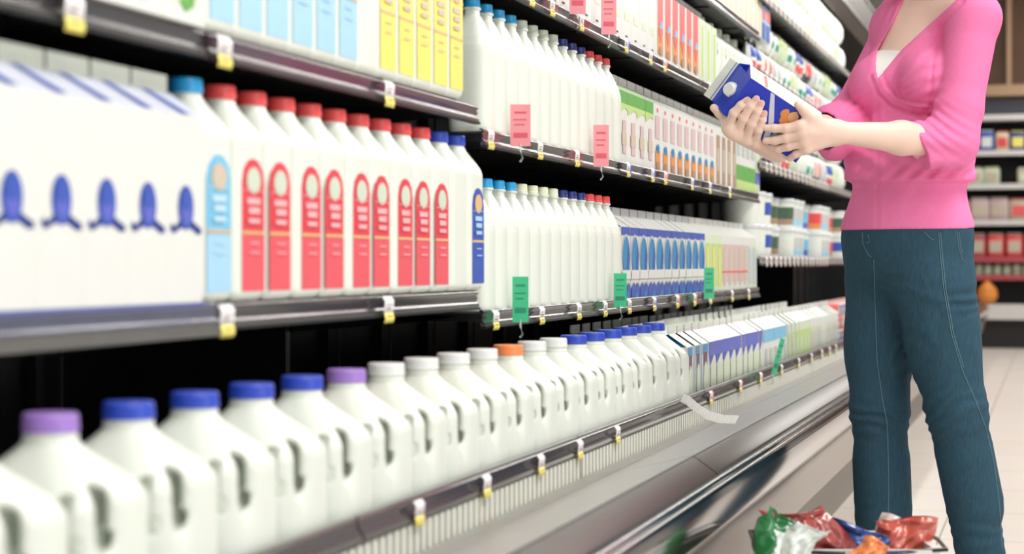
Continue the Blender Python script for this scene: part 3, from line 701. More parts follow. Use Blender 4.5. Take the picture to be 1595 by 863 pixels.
# ------------------------------------------------------------------ far shelving at the end of the aisle
GX0, GX1, GY = -1.25, 1.6, 17.6
ph = 161.0
def zy(y): return CAMH+(VY-y)/FPX*(GY*CT)*1.0
g = thing('end_shelving', 'white shelving with packets at the far end of the aisle', 'shelving', (0, GY, 0))
zz = lambda y: CAMH+(410-y)/FPX*18.2*1.0
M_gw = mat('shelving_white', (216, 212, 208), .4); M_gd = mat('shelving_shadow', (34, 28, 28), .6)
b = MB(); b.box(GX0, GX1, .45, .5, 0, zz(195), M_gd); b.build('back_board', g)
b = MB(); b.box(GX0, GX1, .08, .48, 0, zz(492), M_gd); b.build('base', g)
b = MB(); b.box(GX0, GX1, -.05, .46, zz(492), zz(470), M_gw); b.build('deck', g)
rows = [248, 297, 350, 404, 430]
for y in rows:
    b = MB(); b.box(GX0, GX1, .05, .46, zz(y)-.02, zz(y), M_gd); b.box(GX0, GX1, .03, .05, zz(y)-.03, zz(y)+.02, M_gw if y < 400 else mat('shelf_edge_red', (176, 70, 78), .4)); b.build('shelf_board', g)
b = MB(); b.box(GX0, GX1, .03, .46, zz(201), zz(193), M_gw); b.build('top_board', g)
def pk(m, m2, w, h, t=.08):
    r = thing('food_packet', '', 'packet'); b = MB(); b.box(-w/2, w/2, -t/2, t/2, 0, h*.93, m, .015); b.box(-w/2+.01, w/2-.01, -.004, .004, h*.9, h, m2)
    b.box(-w*.36, w*.36, -t/2-.003, -t/2, h*.25, h*.7, m2); b.build('wrapper', r); return Proto(r)
spec = [(248, [pk(M_navy, M_yel, .14, .2), pk(M_blue, M_white, .13, .21), pk(M_lb, M_blue, .13, .2), pk(mat('pk_cream', (230, 214, 180), .5), M_capred, .12, .2)], .138, 'blue tone packet', 'first shelf'),
        (297, [pk(M_tan, M_greenp, .15, .17), pk(M_greenp, M_tan, .15, .18), pk(M_tan, M_coral, .15, .17)], .152, 'beige packet', 'second shelf'),
        (350, [pk(M_tan, M_coral, .17, .22), pk(M_pinkp, M_tan, .17, .23), pk(M_org, M_tan, .16, .21)], .175, 'pinkish bread packet', 'third shelf'),
        (404, [pk(mat('pk_rose', (196, 92, 96), .5), M_tan, .15, .24), pk(M_capred, M_tan, .15, .24)], .165, 'red and beige bag', 'fourth shelf'),
        (430, [pk(M_tan, M_greenp, .07, .12, .06), pk(M_greenp, M_tan, .07, .12, .06)], .085, 'small beige packet', 'fifth shelf')]
for y, ps_, st, nm, wh in spec:
    x = -1.0; i = 0
    while x < .35:
        if not (y == 297 and -.50 < x < -.3): ps_[(i*7 % 5) % len(ps_)].put((x, GY+.14, zz(y)+.001), rng.uniform(-.06, .06), '%s, %s from the left on the %s of the end shelving' % (nm, ORD[i], wh), 'packets on the end shelving '+wh)
        x += st; i += 1
bg = thing('orange_bag', '', 'bag'); b = MB(); b.lathe([(.02, 0), (.08, .02), (.11, .08), (.10, .16), (.05, .22), (.02, .26), (.03, .29)], mat('orange_net', (226, 140, 60), .5, var=.3, scale=30), 14, sq=2.5); b.build('net', bg)
OB = Proto(bg)
for i, (x, z) in enumerate([(-.80, .401), (-.58, .401)]): OB.put((x, GY+.06, zz(470)+.002), i*.5, ['orange net bag on the white deck nearest her hip', 'orange net bag right of the one by her hip'][i], 'orange bags on the end shelving deck').scale = (.84, .84, .84)
cb = thing('wall_cabinet', 'brown wooden wall cabinet with glass doors above the end shelving', 'cabinet', (0, GY+.2, 0))
zt = zz(-40)
b = MB(); b.box(-1.3, 2.4, .1, .6, zz(195), zz(165), mat('slate_band', (62, 62, 74), .5)); b.build('valance', cb)
b = MB(); b.box(-1.3, 2.4, .0, .6, zz(163), zz(147), M_woodd); b.build('ledge', cb)
b = MB(); b.box(-1.3, 2.4, .12, .6, zz(147), zt, M_dglass); b.build('glass_front', cb)
b = MB(); b.box(-1.3, 2.4, .03, .12, zz(8), zz(18), M_woodd); b.box(-1.3, 2.4, .02, .6, zt, zt+.1, M_wood)
for k in range(6): b.box(-.97+.55*k+.01, -.97+.55*k+.05, .05, .12, zz(147), zt, M_woodd)
b.build('frame', cb)

# ceiling lamps over the aisle
for i in range(5):
    t = thing('ceiling_light', 'white fluorescent ceiling fixture over the aisle, %s from the camera' % ORD[i], 'ceiling light', (.75, .6+i*3.9, 3.40), 0, 'fluorescent fixtures')
    b = MB(); b.box(-.3, .3, -1.75, 1.75, .03, .10, M_white); b.build('housing', t)
    for s_ in (-.15, .15):
        b = MB(); b.tube([(s_, -1.7, .115-.1+.0), (s_, 1.7, .015)], .012, mat('tube_glass', (250, 250, 245), .3)); b.build('tube', t)
# ------------------------------------------------------------------ the shopper
ZW = 4.25; U0 = (1430-797.5)/FPX*ZW
PW_LOC = Vector((U0*CT-ZW*ST, U0*ST+ZW*CT, 0))
def J(x, y, w=0): Z = ZW+w; return np.array([(x-797.5)/FPX*Z-U0, w, CAMH+(VY-y)/FPX*Z], np.float32)
def px2(x, y): return ((x-797.5)/FPX*ZW-U0, CAMH+(VY-y)/FPX*ZW)
M_skin = mat('skin', (243, 210, 194), .42, var=.07, scale=18, sss=.25, spec=.35)
M_nail = mat('nail', (240, 190, 180), .25)
M_pink = mat('pink_jersey', (244, 128, 180), .75, var=.06, scale=90, spec=.2, bump=.12, bscale=420)
M_pinkd = mat('pink_rib', (244, 130, 182), .8, var=.05, scale=120, spec=.2, bump=.2, bscale=300, stretch=(1, 1, .3))
M_cami = mat('white_camisole', (238, 236, 232), .7, bump=.1)
M_denim = mat('denim', (49, 80, 97), .8, var=.4, scale=110, spec=.2, bump=.25, bscale=500, stretch=(2.2, 2.2, .35))
M_stitch = mat('stitch_thread', (92, 124, 136), .7)
M_hair = mat('brown_hair', (92, 62, 42), .5, var=.3, scale=40, stretch=(4, 4, .4))
M_shoe = mat('dark_shoe', (40, 36, 36), .5)
al = math.radians(48); FW = np.array([-math.sin(al), -math.cos(al), 0], np.float32); LF = np.array([math.cos(al), -math.sin(al), 0], np.float32)
def RY(a): a = math.radians(a); f = np.array([-math.sin(a), -math.cos(a), 0]); l = np.array([math.cos(a), -math.sin(a), 0]); return np.array([l, f, [0, 0, 1]], np.float32)
R48 = RY(48); R52 = RY(52)
Z3v = np.array([0, 0, 1], np.float32)
# shared joints
NK = J(1446, -48, .01); SHL = J(1517, 28, -.135); SHR = J(1419, 4, .13); ELL = J(1484, 222, -.185); ELR = J(1322, 186, .06)
WC = -.33                                        # depth of the carton's front face
WRL = J(1302, 206, -.315); WRR = J(1216, 231, -.25); CH = J(1440, 128, 0)
def torso(X, Y, Z, grow=0):
    d = ell(X, Y, Z, J(1412, 372, 0), (.163+grow, .112+grow, .150), R52)
    d = smin(d, ell(X, Y, Z, J(1418, 260, 0), (.128+grow, .098+grow, .12), R48), .06)
    d = smin(d, ell(X, Y, Z, J(1438, 140, .01), (.142+grow, .108+grow, .155), R48), .05)
    d = smin(d, ell(X, Y, Z, J(1446, 40, .02), (.148+grow, .085+grow, .090), R48), .04)
    for s in (-1, 1): d = smin(d, ell(X, Y, Z, CH+FW*.078+LF*s*.070-Z3v*.006, (.062+grow, .060+grow, .062+grow), R48), .03)
    for sh in (SHL, SHR): d = smin(d, cone(X, Y, Z, NK-Z3v*.03, sh, .052+grow, .050+grow), .04)
    return d
def neck(X, Y, Z):
    d = cone(X, Y, Z, J(1446, -25, .01), J(1434, -110, .0), .060, .050)
    # collar bones
    for s in (-1, 1): d = smin(d, cone(X, Y, Z, J(1446, -8, 0)+FW*.078+LF*s*.02, J(1446, -18, 0)+FW*.055+LF*s*.12, .009, .008), .02)
    return d
HC = J(1422, -190, -.03)
RH = RY(62)
def head(X, Y, Z):
    F = RH[1]; Lh = RH[0]
    d = ell(X, Y, Z, HC+Z3v*.02-F*.01, (.074, .092, .095), RH)
    d = smin(d, ell(X, Y, Z, HC-Z3v*.045+F*.022, (.052, .062, .065), RH), .03)
    d = smin(d, cone(X, Y, Z, HC+F*.088+Z3v*.005, HC+F*.106-Z3v*.024, .008, .012), .012)
    d = smin(d, ell(X, Y, Z, HC+F*.080-Z3v*.052, (.024, .014, .010), RH), .008)
    d = smin(d, ell(X, Y, Z, HC+F*.072-Z3v*.086, (.022, .018, .016), RH), .02)
    for s in (-1, 1):
        d = smax(d, -ell(X, Y, Z, HC+F*.090+Lh*s*.032+Z3v*.006, (.018, .014, .012), RH), .012)
        d = smin(d, ell(X, Y, Z, HC+F*.074+Lh*s*.031+Z3v*.006, (.013, .012, .011), RH), .004)
        d = smin(d, ell(X, Y, Z, HC+Lh*s*.076-F*.008-Z3v*.005, (.008, .018, .030), RH), .006)
    return d
def upper_skin(X, Y, Z):
    d = smin(torso(X, Y, Z), neck(X, Y, Z), .03)
    d = smin(d, head(X, Y, Z), .025)
    d = smin(d, smin(cone(X, Y, Z, SHL, ELL, .045, .036), cone(X, Y, Z, ELL, WRL*.0+J(1440, 224, -.19), .036, .036), .02), .03)
    d = smin(d, smin(cone(X, Y, Z, SHR, ELR, .045, .036), cone(X, Y, Z, ELR, J(1290, 205, -.06), .036, .034), .02), .03)
    return d
def finger(X, Y, Z, pts, rs):
    d = None
    for i in range(len(pts)-1):
        c = cone(X, Y, Z, pts[i], pts[i+1], rs[i], rs[i+1]); d = c if d is None else smin(d, c, .003)
        if 0 < i: d = smin(d, ell(X, Y, Z, pts[i], (rs[i]*1.07,)*3), .002)
    return d
# carton frame: e1 across the front face, e2 along the body towards the gable, e3 out of the front face
cTL = J(1162, 121, WC-.005); cBL = J(1127, 179, WC-.010)
long_ = J(1243, 175, WC+.012)-J(1162, 121, WC-.005)
e2 = -long_/np.linalg.norm(long_); e1 = cTL-cBL; e1 -= e2*np.dot(e1, e2); wcar = float(np.linalg.norm(e1)); e1 /= wcar; e3 = np.cross(e2, e1); e3 = e3 if e3[1] < 0 else -e3
# turn about the long axis so the +e1 side face shows
ph_ = math.radians(25); e1, e3 = e1*math.cos(ph_)+e3*math.sin(ph_), e3*math.cos(ph_)-e1*math.sin(ph_)
print('carton width', wcar, e1, e2, e3)
CW = .098; CLEN = .186
corner = cBL                                    # left edge of the front face at the fold
def CP3(a, b, c): return corner+e1*a-e2*b+e3*c    # a across, b down the body from the fold, c out of the face
def on_face(x, y, off=.009):                     # point over pixel (x,y) on the carton's front plane lifted by off
    o = corner+e3*off; O = np.array([-U0, -ZW, CAMH], np.float64)
    D = np.array([(x-797.5)/FPX, 1, (VY-y)/FPX]); t = np.dot(o-O, e3)/np.dot(D, e3); return (O+D*t).astype(np.float32)
def hand_r(X, Y, Z):      # her right hand, seen from the back at the carton's left side
    m = [on_face(1134, 199, -.006), on_face(1147, 210, -.006), on_face(1162, 218, -.007), on_face(1177, 223, -.009)]
    kn = [on_face(1143, 176, .008), on_face(1158, 184, .009), on_face(1171, 193, .009), on_face(1182, 203, .008)]
    k2 = [on_face(1154, 164, .009), on_face(1169, 166, .010), on_face(1180, 174, .010), on_face(1188, 187, .009)]
    tp = [on_face(1164, 156, .006), on_face(1178, 154, .007), on_face(1186, 161, .007), on_face(1191, 176, .006)]
    wr = WRR
    d = cone(X, Y, Z, m[0]*.55+m[1]*.45, wr+np.array([-.012, .01, .006]), .017, .022)
    for i, q in enumerate(m): d = smin(d, cone(X, Y, Z, q, wr+np.array([-.02+.006*i, .0, -.004]), .0125-.001*i, .019), .012)
    d = smin(d, cone(X, Y, Z, wr, ELR*.6+wr*.4, .0235, .030), .02)
    d = smin(d, cone(X, Y, Z, ELR*.6+wr*.4, ELR, .031, .036), .02)
    f = None
    for i in range(4):
        r0 = [.0098, .0100, .0096, .0084][i]
        g = finger(X, Y, Z, [m[i], kn[i], k2[i], tp[i]], [r0*1.1, r0, r0*.88, r0*.76]); f = g if f is None else np.minimum(f, g)
    th = finger(X, Y, Z, [wr*.45+m[0]*.55+np.array([0, .028, .0]), on_face(1131, 186, -.022), on_face(1121, 176, -.028), on_face(1112, 168, -.026)], [.0165, .0115, .0105, .0085])
    return smin(smin(d, f, .008), th, .012)
def hand_l(X, Y, Z):      # her left hand, closing over the bottom end of the carton
    m = [on_face(1246, 196, .016), on_face(1249, 209, .018), on_face(1252, 221, .017), on_face(1256, 232, .013)]
    kn = [on_face(1224, 200, .016), on_face(1224, 215, .017), on_face(1228, 228, .014), on_face(1240, 240, .008)]
    k2 = [on_face(1206, 200, .012), on_face(1207, 219, .012), on_face(1213, 232, .006), on_face(1231, 246, -.002)]
    tp = [on_face(1192, 199, .009), on_face(1193, 219, .008), on_face(1202, 228, -.004), on_face(1224, 243, -.014)]
    wr = WRL
    d = cone(X, Y, Z, on_face(1258, 204, .008), wr, .019, .021)
    for i, q in enumerate(m): d = smin(d, cone(X, Y, Z, q, wr+np.array([-.008, 0, .008-.006*i]), .0118, .017), .012)
    fm = WRL*.45+ELL*.55
    d = smin(d, cone(X, Y, Z, wr, fm, .0215, .034), .02); d = smin(d, cone(X, Y, Z, fm, ELL, .034, .037), .02)
    f = None
    for i in range(4):
        r0 = [.0098, .0100, .0094, .0084][i]
        g = finger(X, Y, Z, [m[i], kn[i], k2[i], tp[i]], [r0*1.12, r0, r0*.88, r0*.76]); f = g if f is None else np.minimum(f, g)
    th = finger(X, Y, Z, [wr*.6+on_face(1262, 190, .004)*.4, on_face(1263, 184, .004), on_face(1252, 172, .004), on_face(1243, 163, .002)], [.016, .0135, .0105, .0085])
    return smin(smin(d, f, .007), th, .012)
HV = .0021
P1, Q1 = nets(upper_skin, J(1280, 330, .0)+np.array([-.02, -.30, 0]), J(1560, -310, 0)+np.array([.02, .26, 0]), .0048)
ba = J(1096, 262, -.40); bb = J(1345, 140, .06)
P2, Q2 = nets(hand_r, (ba[0], -.44, ba[2]), (bb[0], .07, bb[2]+.0), HV)
ba = J(1178, 262, -.42); bb = J(1500, 150, 0)
P3, Q3 = nets(hand_l, (ba[0], -.42, ba[2]), (bb[0]+.02, -.10, bb[2]+.01), HV)
PP_ = np.concatenate([P1, P2, P3]); QQ_ = np.concatenate([Q1, Q2+len(P1), Q3+len(P1)+len(P2)])
person = link('person', mesh_np('person_body', PP_, QQ_, [M_skin]))
person.location = PW_LOC; person.rotation_euler = (0, 0, TH)
tag(person, 'standing shopper in pink wrap top and blue jeans reading a blue carton', 'person')
def child(name, P, Q, m): return link(name, mesh_np(name, P, Q, [m]), person)
# eyes, lips, brows, hair (above the frame)
hb = MB(); hb.lathe([(.001, -.0115), (.008, -.008), (.0115, 0), (.008, .008), (.001, .0115)], M_white, 14)
for s in (-1, 1):
    e = link('eye', hb.mesh('eye'), person); e.location = Vector((HC+RH[1]*.0765+RH[0]*s*.031+Z3v*.006).tolist())
def hair(X, Y, Z):
    d = ell(X, Y, Z, HC+Z3v*.03-RH[1]*.018, (.086, .100, .100), RH)
    d = smin(d, ell(X, Y, Z, HC-Z3v*.05-RH[1]*.05, (.075, .055, .09), RH), .03)
    d = smax(d, -ell(X, Y, Z, HC-Z3v*.035+RH[1]*.075, (.068, .07, .098), RH), .012)
    return d+.0015*np.sin(X*300+Y*200)
Ph, Qh = nets(hair, HC-.17, HC+.16, .006); child('hair', Ph, Qh, M_hair)
# ---------------- blouse
def uv(X, Y, Z):          # the picture-plane column and row a point is seen at from the front of her
    Zc = ZW+Y; return 797.5+(X+U0)*FPX/Zc, VY-(Z-CAMH)*FPX/Zc
def vopen(X, Y, Z):       # the V neckline: negative inside the opening
    x, y = uv(X, Y, Z)
    xl = np.interp(y, [-60, 0, 40, 79, 100, 124], [1432, 1408, 1388, 1367, 1364, 1367])
    xr = np.interp(y, [-60, 0, 26, 79, 124], [1530, 1489, 1461, 1403, 1366])
    fr = (X-NK[0])*FW[0]+(Y-NK[1])*FW[1]
    return np.maximum(np.maximum(xl-x, x-xr)/680*.8, .012-fr)
def folds(X, Y, Z):
    d = 0
    x, y = uv(X, Y, Z)
    # bust gathers fanning from the crossing
    ang = np.arctan2(y-165, x-1372); rr = np.hypot(x-1372, y-165)
    m = np.exp(-((ang+.72)/.38)**2)*np.clip(1-np.abs(rr-52)/62, 0, 1); d = d+.0024*np.sin(ang*30)*m
    # drape below the wrap band
    m = np.exp(-((y-242)/34)**2)*np.clip((x-1310)/25, 0, 1)*np.clip((1520-x)/40, 0, 1); d = d+.0036*np.sin(y*.17-x*.065+1.5*np.sin(x*.03))*m
    m = np.exp(-((y-268)/16)**2); d = d+.0028*np.sin(x*.22+y*.22)*m
    # elbow creases of both sleeves
    m = np.exp(-(((x-1462)/42)**2+((y-205)/34)**2)); d = d+.0030*np.sin(y*.36-x*.26+1.2*np.sin(x*.05))*m
    m = np.exp(-(((x-1330)/34)**2+((y-165)/32)**2)); d = d+.0012*np.sin(y*.4+x*.25)*m
    m = np.exp(-(((x-1390)/20)**2+((y-30)/36)**2)); d = d+.0018*np.sin(x*.5+y*.22)*m
    m = np.exp(-(((x-1450)/16)**2+((y-120)/60)**2)); d = d+.0028*np.sin(y*.30+x*.1)*m
    return d
def segd(x, y, pts):
    d = 1e9
    for (x0, y0), (x1, y1) in zip(pts[:-1], pts[1:]):
        dx, dy = x1-x0, y1-y0; t = np.clip(((x-x0)*dx+(y-y0)*dy)/(dx*dx+dy*dy), 0, 1); d = np.minimum(d, np.hypot(x-x0-t*dx, y-y0-t*dy))
    return d
def blouse(X, Y, Z):
    x, y = uv(X, Y, Z)
    t = torso(X, Y, Z)
    g = np.interp(y, [0, 60, 150, 215, 262, 281, 287, 293, 358], [.005, .006, .007, .014, .024, .023, .009, .006, .008]).astype(np.float32)
    d = t-g
    # fabric bridging between the bust and the waist
    d = smin(d, ell(X, Y, Z, J(1412, 238, -.01), (.147, .115, .085), R48)-.002, .03)
    fr = (X-CH[0])*FW[0]+(Y-CH[1])*FW[1]
    band = segd(x, y, [(1366, 118), (1374, 140), (1392, 158), (1420, 168), (1452, 172)])
    d = d-.0040*np.exp(-((band-3)/4.5)**2)*(fr > .02)+.0032*np.exp(-((band-9)/3)**2)*(fr > .02)
    sl = smin(cone(X, Y, Z, SHL, ELL*.75+SHL*.25, .056, .051), cone(X, Y, Z, ELL*.75+SHL*.25, ELL+np.array([-.005, 0, -.006]), .051, .050), .02)
    sl = smin(sl, cone(X, Y, Z, ELL, J(1408, 230, -.22), .053, .056), .03)
    cutp = J(1412, 222, -.19); ax = ELL-J(1440, 238, -.18)+np.array([.02, 0, -.0]); ax = np.array([.86, .06, .50]); ax /= np.linalg.norm(ax)
    cp = J(1426, 230, -.205); sl = smax(sl, -((X-cp[0])*ax[0]+(Y-cp[1])*ax[1]+(Z-cp[2])*ax[2]), .002)
    sr = smin(cone(X, Y, Z, SHR, ELR, .050, .045), cone(X, Y, Z, ELR, J(1296, 200, -.03), .050, .056), .03)
    sr = smin(sr, cone(X, Y, Z, J(1318, 200, 0), J(1300, 226, -.03), .045, .036), .03)
    ar = np.array([.93, .25, .18]); ar /= np.linalg.norm(ar); cr = J(1279, 208, -.04); sr = smax(sr, -((X-cr[0])*ar[0]+(Y-cr[1])*ar[1]+(Z-cr[2])*ar[2]), .002)
    # hollow cuffs
    sl = smax(sl, -cone(X, Y, Z, J(1366, 226, -.24), J(1410, 230, -.222), .047, .042), .002)
    sr = smax(sr, -cone(X, Y, Z, J(1262, 206, -.10), J(1300, 204, -.02), .046, .040), .002)
    seam = segd(x, y, [(1500, 4), (1466, 42), (1452, 100), (1449, 168)]); 
    d = smin(d, sl, np.interp(y, [50, 110], [.024, .007]).astype(np.float32)); d = smin(d, sr, np.interp(y, [20, 70], [.024, .005]).astype(np.float32))
    d = d+folds(X, Y, Z)+.0045*np.exp(-(seam/3.0)**2)*(y < 175)
    hem = np.minimum(np.abs(y-287), 99); d = d+.0022*np.exp(-((y-286)/2.5)**2)
    v = vopen(X, Y, Z)
    d = d-.0016*np.exp(-((v-.008)/.005)**2)*(np.abs(v) < .03)
    d = smax(d, -v, .002)
    zc = J(1410, 356, 0)[2]
    wave = .004*np.sin((X*.8+Y)*9)
    d = np.maximum(d, zc-Z+wave)
    inner = t+.003
    d = np.maximum(d, -np.where(v < .012, inner, 1))
    return np.maximum(d, Z-J(1440, -62, 0)[2])
Pb, Qb = nets(blouse, J(1250, 372, 0)+np.array([-.02, -.27, 0]), J(1572, -75, 0)+np.array([.02, .24, 0]), .0036)
bl = child('blouse', Pb, Qb, M_pink)
# lower band gets the ribbed cloth
me = bl.data; me.materials.append(M_pinkd); zb = float(J(1410, 287, 0)[2])
cz = Pb[Qb].mean(1); me.polygons.foreach_set('material_index', ((cz[:, 2] < zb)).astype(int))
def cami(X, Y, Z):
    t = torso(X, Y, Z); x, y = uv(X, Y, Z)
    d = np.maximum(np.maximum(t-.0035, -(t+.004)), vopen(X, Y, Z)-.02)
    return np.maximum(d, (79+(1400-x)*-.03-y)/680)
Pc, Qc = nets(cami, J(1340, 160, -.26), J(1430, 60, .0), .003); child('camisole', Pc, Qc, M_cami)
# ---------------- jeans
HFR, KFR, AFR = J(1374, 445, .075), J(1370, 636, .045), J(1378, 880, .07)
HNR, KNR, ANR = J(1448, 445, -.075), J(1490, 640, -.10), J(1531, 885, -.06)
def crease(x, y, cx, cy, sx, sy, fx, fy, a): return a*np.sin(x*fx+y*fy+1.7*np.sin(x*.06+y*.03)+1.1*np.sin(y*.09-x*.02))*np.exp(-(((x-cx)/sx)**2+((y-cy)/sy)**2))
def legs(X, Y, Z):
    far = smin(cone(X, Y, Z, HFR, KFR, .086, .064), cone(X, Y, Z, KFR, AFR, .062, .058), .03)
    far = smin(far, ell(X, Y, Z, J(1366, 540, .07), (.072, .075, .12)), .03)
    far = smin(far, cone(X, Y, Z, J(1373, 720, .07), J(1377, 800, .075), .058, .058), .03)
    near = smin(cone(X, Y, Z, HNR+np.array([.01, 0, 0]), KNR, .092, .064), cone(X, Y, Z, KNR, ANR, .062, .054), .03)
    near = smin(near, ell(X, Y, Z, J(1466, 530, -.07), (.076, .082, .12)), .03)
    near = smin(near, cone(X, Y, Z, J(1503, 700, -.075), J(1522, 780, -.065), .055, .055), .03)
    near = smin(near, ell(X, Y, Z, J(1452, 440, -.03)-FW*.035, (.080, .07, .080), R52), .03)
    pel = ell(X, Y, Z, J(1412, 372, 0), (.167, .115, .152), R52)-.0015
    d = smin(smin(pel, near, .035), far, .035)
    x, y = uv(X, Y, Z)
    nearm = near < far
    d = d+np.where(nearm, crease(x, y, 1475, 645, 60, 34, .13, .27, .0044)+crease(x, y, 1500, 470, 26, 26, .12, .34, .004)+crease(x, y, 1520, 820, 50, 40, .06, .26, .0026)+crease(x, y, 1450, 480, 40, 60, -.12, .10, .002)+crease(x, y, 1440, 560, 30, 30, .18, .2, .0025),
                        crease(x, y, 1365, 652, 55, 30, -.10, .27, .0042)+crease(x, y, 1375, 840, 50, 60, .04, .22, .0024)+crease(x, y, 1400, 560, 20, 60, .2, .2, .002))
    d = d+crease(x, y, 1350, 410, 36, 24, .18, .22, .0022)+crease(x, y, 1395, 430, 50, 30, .1, .26, .0018)
    return np.maximum(np.maximum(d, Z-J(1410, 348, 0)[2]), .035-Z)
Pj, Qj = nets(legs, (J(1290, 0, 0)[0]-.03, -.23, .02), (J(1590, 0, 0)[0]+.02, .22, float(J(1410, 340, 0)[2])), .0046)
jn = child('jeans', Pj, Qj, M_denim)
# stitching laid on the cloth
bv = BVHTree.FromPolygons([tuple(p) for p in Pj.tolist()], Qj.tolist()); O_ = Vector((-U0, -ZW, CAMH))
def onto(pts, bv_=None, lift=.0008):
    out = []
    for (x0, y0), (x1, y1) in zip(pts[:-1], pts[1:]):
        n = max(2, int(math.hypot(x1-x0, y1-y0)/7))
        for i in range(n):
            x, y = x0+(x1-x0)*i/n, y0+(y1-y0)*i/n
            D = Vector(((x-797.5)/FPX, 1, (VY-y)/FPX)).normalized(); h = (bv_ or bv).ray_cast(O_, D)
            if h[0]: out.append(h[0]-D*lift)
    return out
def stitch(name, lines, r=.0009, m=None, bv_=None, par=None):
    b = MB()
    for ln in lines:
        p = onto(ln, bv_)
        if len(p) > 2: b.tube(p, r, m or M_stitch, 5)
    if b.v: o = b.build(name, par or person); return o
sd = [(1462, 362), (1465, 400), (1470, 450), (1482, 520), (1500, 580), (1520, 625), (1535, 665), (1548, 720), (1557, 790), (1561, 860)]
ins = [(1361, 405), (1363, 470), (1366, 560), (1374, 620), (1382, 660), (1384, 740), (1383, 830)]
stitch('side_seam', [sd, [(x+3, y) for x, y in sd[:5]]], .0011)
stitch('inseam', [ins], .0011)
stitch('fly_stitching', [[(1343, 362), (1344, 380), (1352, 396), (1362, 405)], [(1352, 366), (1355, 376), (1344, 382)]], .0010)
stitch('pocket_stitching', [[(1491, 362), (1493, 385), (1499, 405), (1506, 412)], [(1494, 362), (1496, 385), (1502, 403)], [(1440, 362), (1450, 372), (1460, 376)]], .0009)
# shoes
for nm, A in (('far', AFR), ('near', ANR)):
    def shoe(X, Y, Z, A=A):
        a = np.array([A[0], A[1], .045]); F2 = np.array([-.62, -.78, 0]) if nm == 'near' else np.array([-.8, -.6, 0])
        d = cone(X, Y, Z, a-F2*.035, a+F2*.13-Z3v*.012, .036, .030); d = smin(d, cone(X, Y, Z, a+Z3v*.0, a+Z3v*.06, .040, .036), .03)
        return smax(d, -(Z-.002), .004)
    Ps, Qs = nets(shoe, (A[0]-.22, A[1]-.22, -.01), (A[0]+.12, A[1]+.12, .16), .006); child('shoe', Ps, Qs, M_shoe)
# fingernails
def nail(c, d_, n_, w=.0052, l=.0075):
    d_ = Vector(d_).normalized(); n_ = Vector(n_).normalized(); s = d_.cross(n_).normalized(); c = Vector([float(q) for q in c])
    b = MB(); V = []; F = []
    for j in range(5):
        for i in range(5):
            u = (i-2)/2; v = (j-2)/2; ww = w*(1-.25*max(0, abs(v))**3)
            V.append(c+s*ww*u+d_*l*v*(1-.15*u*u)+n_*(.0012*(1-u*u)-.0002*v*v))
    F = [(j*5+i, j*5+i+1, (j+1)*5+i+1, (j+1)*5+i) for j in range(4) for i in range(4)]
    b.add(V, F, M_nail, True); b.build('nail', person)
for (tx, ty), (kx, ky) in (((1163.5, 157), (1154, 166)), ((1177.5, 155), (1169, 168)), ((1185.5, 162), (1180, 175)), ((1190.5, 177), (1187, 188))):
    t_ = on_face(tx, ty, .0145); k_ = on_face(kx, ky, .0145); nail(t_, t_-k_, e3)
# ---------------- the carton she holds
M_cblue = mat('glossy_blue_board', (22, 50, 190), .3, var=.06, scale=12, coat=.15)
M_cblued = mat('deep_blue_board', (14, 34, 140), .22, coat=.4)
hc = thing('juice_carton', 'glossy blue gable carton with white cap and cookie picture held in her hands', 'carton')
def hcm():
    m = MB(); a = CW/2; L_ = CLEN; ex = .0004
    M_side = mat('white_side_panel', (244, 242, 236), .3)
    V = [(x, y, z) for z in (-L_, 0) for x, y in ((-a, -a), (a, -a), (a, a), (-a, a))]
    m.add(V, [(0, 1, 5, 4)], M_cblue); m.add(V, [(1, 2, 6, 5)], M_side); m.add(V, [(2, 3, 7, 6)], M_cblue); m.add(V, [(3, 0, 4, 7)], M_side); m.add(V, [(3, 2, 1, 0)], M_side)
    g = .030; fin = .021; t = .0016
    m.quad((-a, -a, 0), (a, -a, 0), (a, -t, g), (-a, -t, g), mat('roof_blue', (52, 76, 196), .22, coat=.3)); m.quad((a, a, 0), (-a, a, 0), (-a, t, g), (a, t, g), M_cblue)
    for s in (-1, 1):
        k = .030; p = (s*(a-k), 0, g*.98)
        m.add([(s*a, -a, 0), (s*a, a, 0), p], [(0, 1, 2) if s > 0 else (0, 2, 1)], M_cblued)
        m.add([(s*a, -a, 0), p, (s*a, -t, g)], [(0, 1, 2)], M_cblue); m.add([(s*a, a, 0), p, (s*a, t, g)], [(0, 1, 2)], M_cblue)
    m.box(-a, a, -t, t, g, g+fin, mat('fin_pale', (226, 232, 222), .3)); m.box(-a, a, -t-.0003, t+.0003, g+.004, g+.0055, M_cblue)
    return m, a, L_
m_, a_, L_ = hcm()
yf = -a_-.0005
def fq(pts, mt, k=0): m_.add([(x, yf-k*.0004, -z) for x, z in pts], [tuple(range(len(pts)))], mt)
# white swoosh band, cookie picture, milk splash on the front
fq([(.047-.0, .052), (.047, .062), (.0, .094), (-.012, .100), (-.047, .112), (-.047, .098), (-.012, .088), (.01, .074)][::1], mat('swoosh_white', (214, 216, 232), .3))
for i, (x, z, r, mt) in enumerate([(-.030, .118, .012, M_lbp), (-.018, .128, .013, M_org), (-.002, .116, .012, M_org), (.014, .112, .013, M_org), (.026, .104, .011, M_org), (.0, .134, .014, M_tan), (.016, .130, .014, M_org), (-.034, .140, .014, M_lb), (.030, .122, .012, mat('cookie_tan', (232, 176, 120), .4)), (-.012, .146, .013, M_capred), (-.024, .152, .014, M_lbp)]):
    n = 12; fq([(x+r*(1+.12*math.cos(3*q))*math.cos(q*math.pi/6), z+r*.9*math.sin(q*math.pi/6)) for q in range(n)], mt, 1+i*.15)
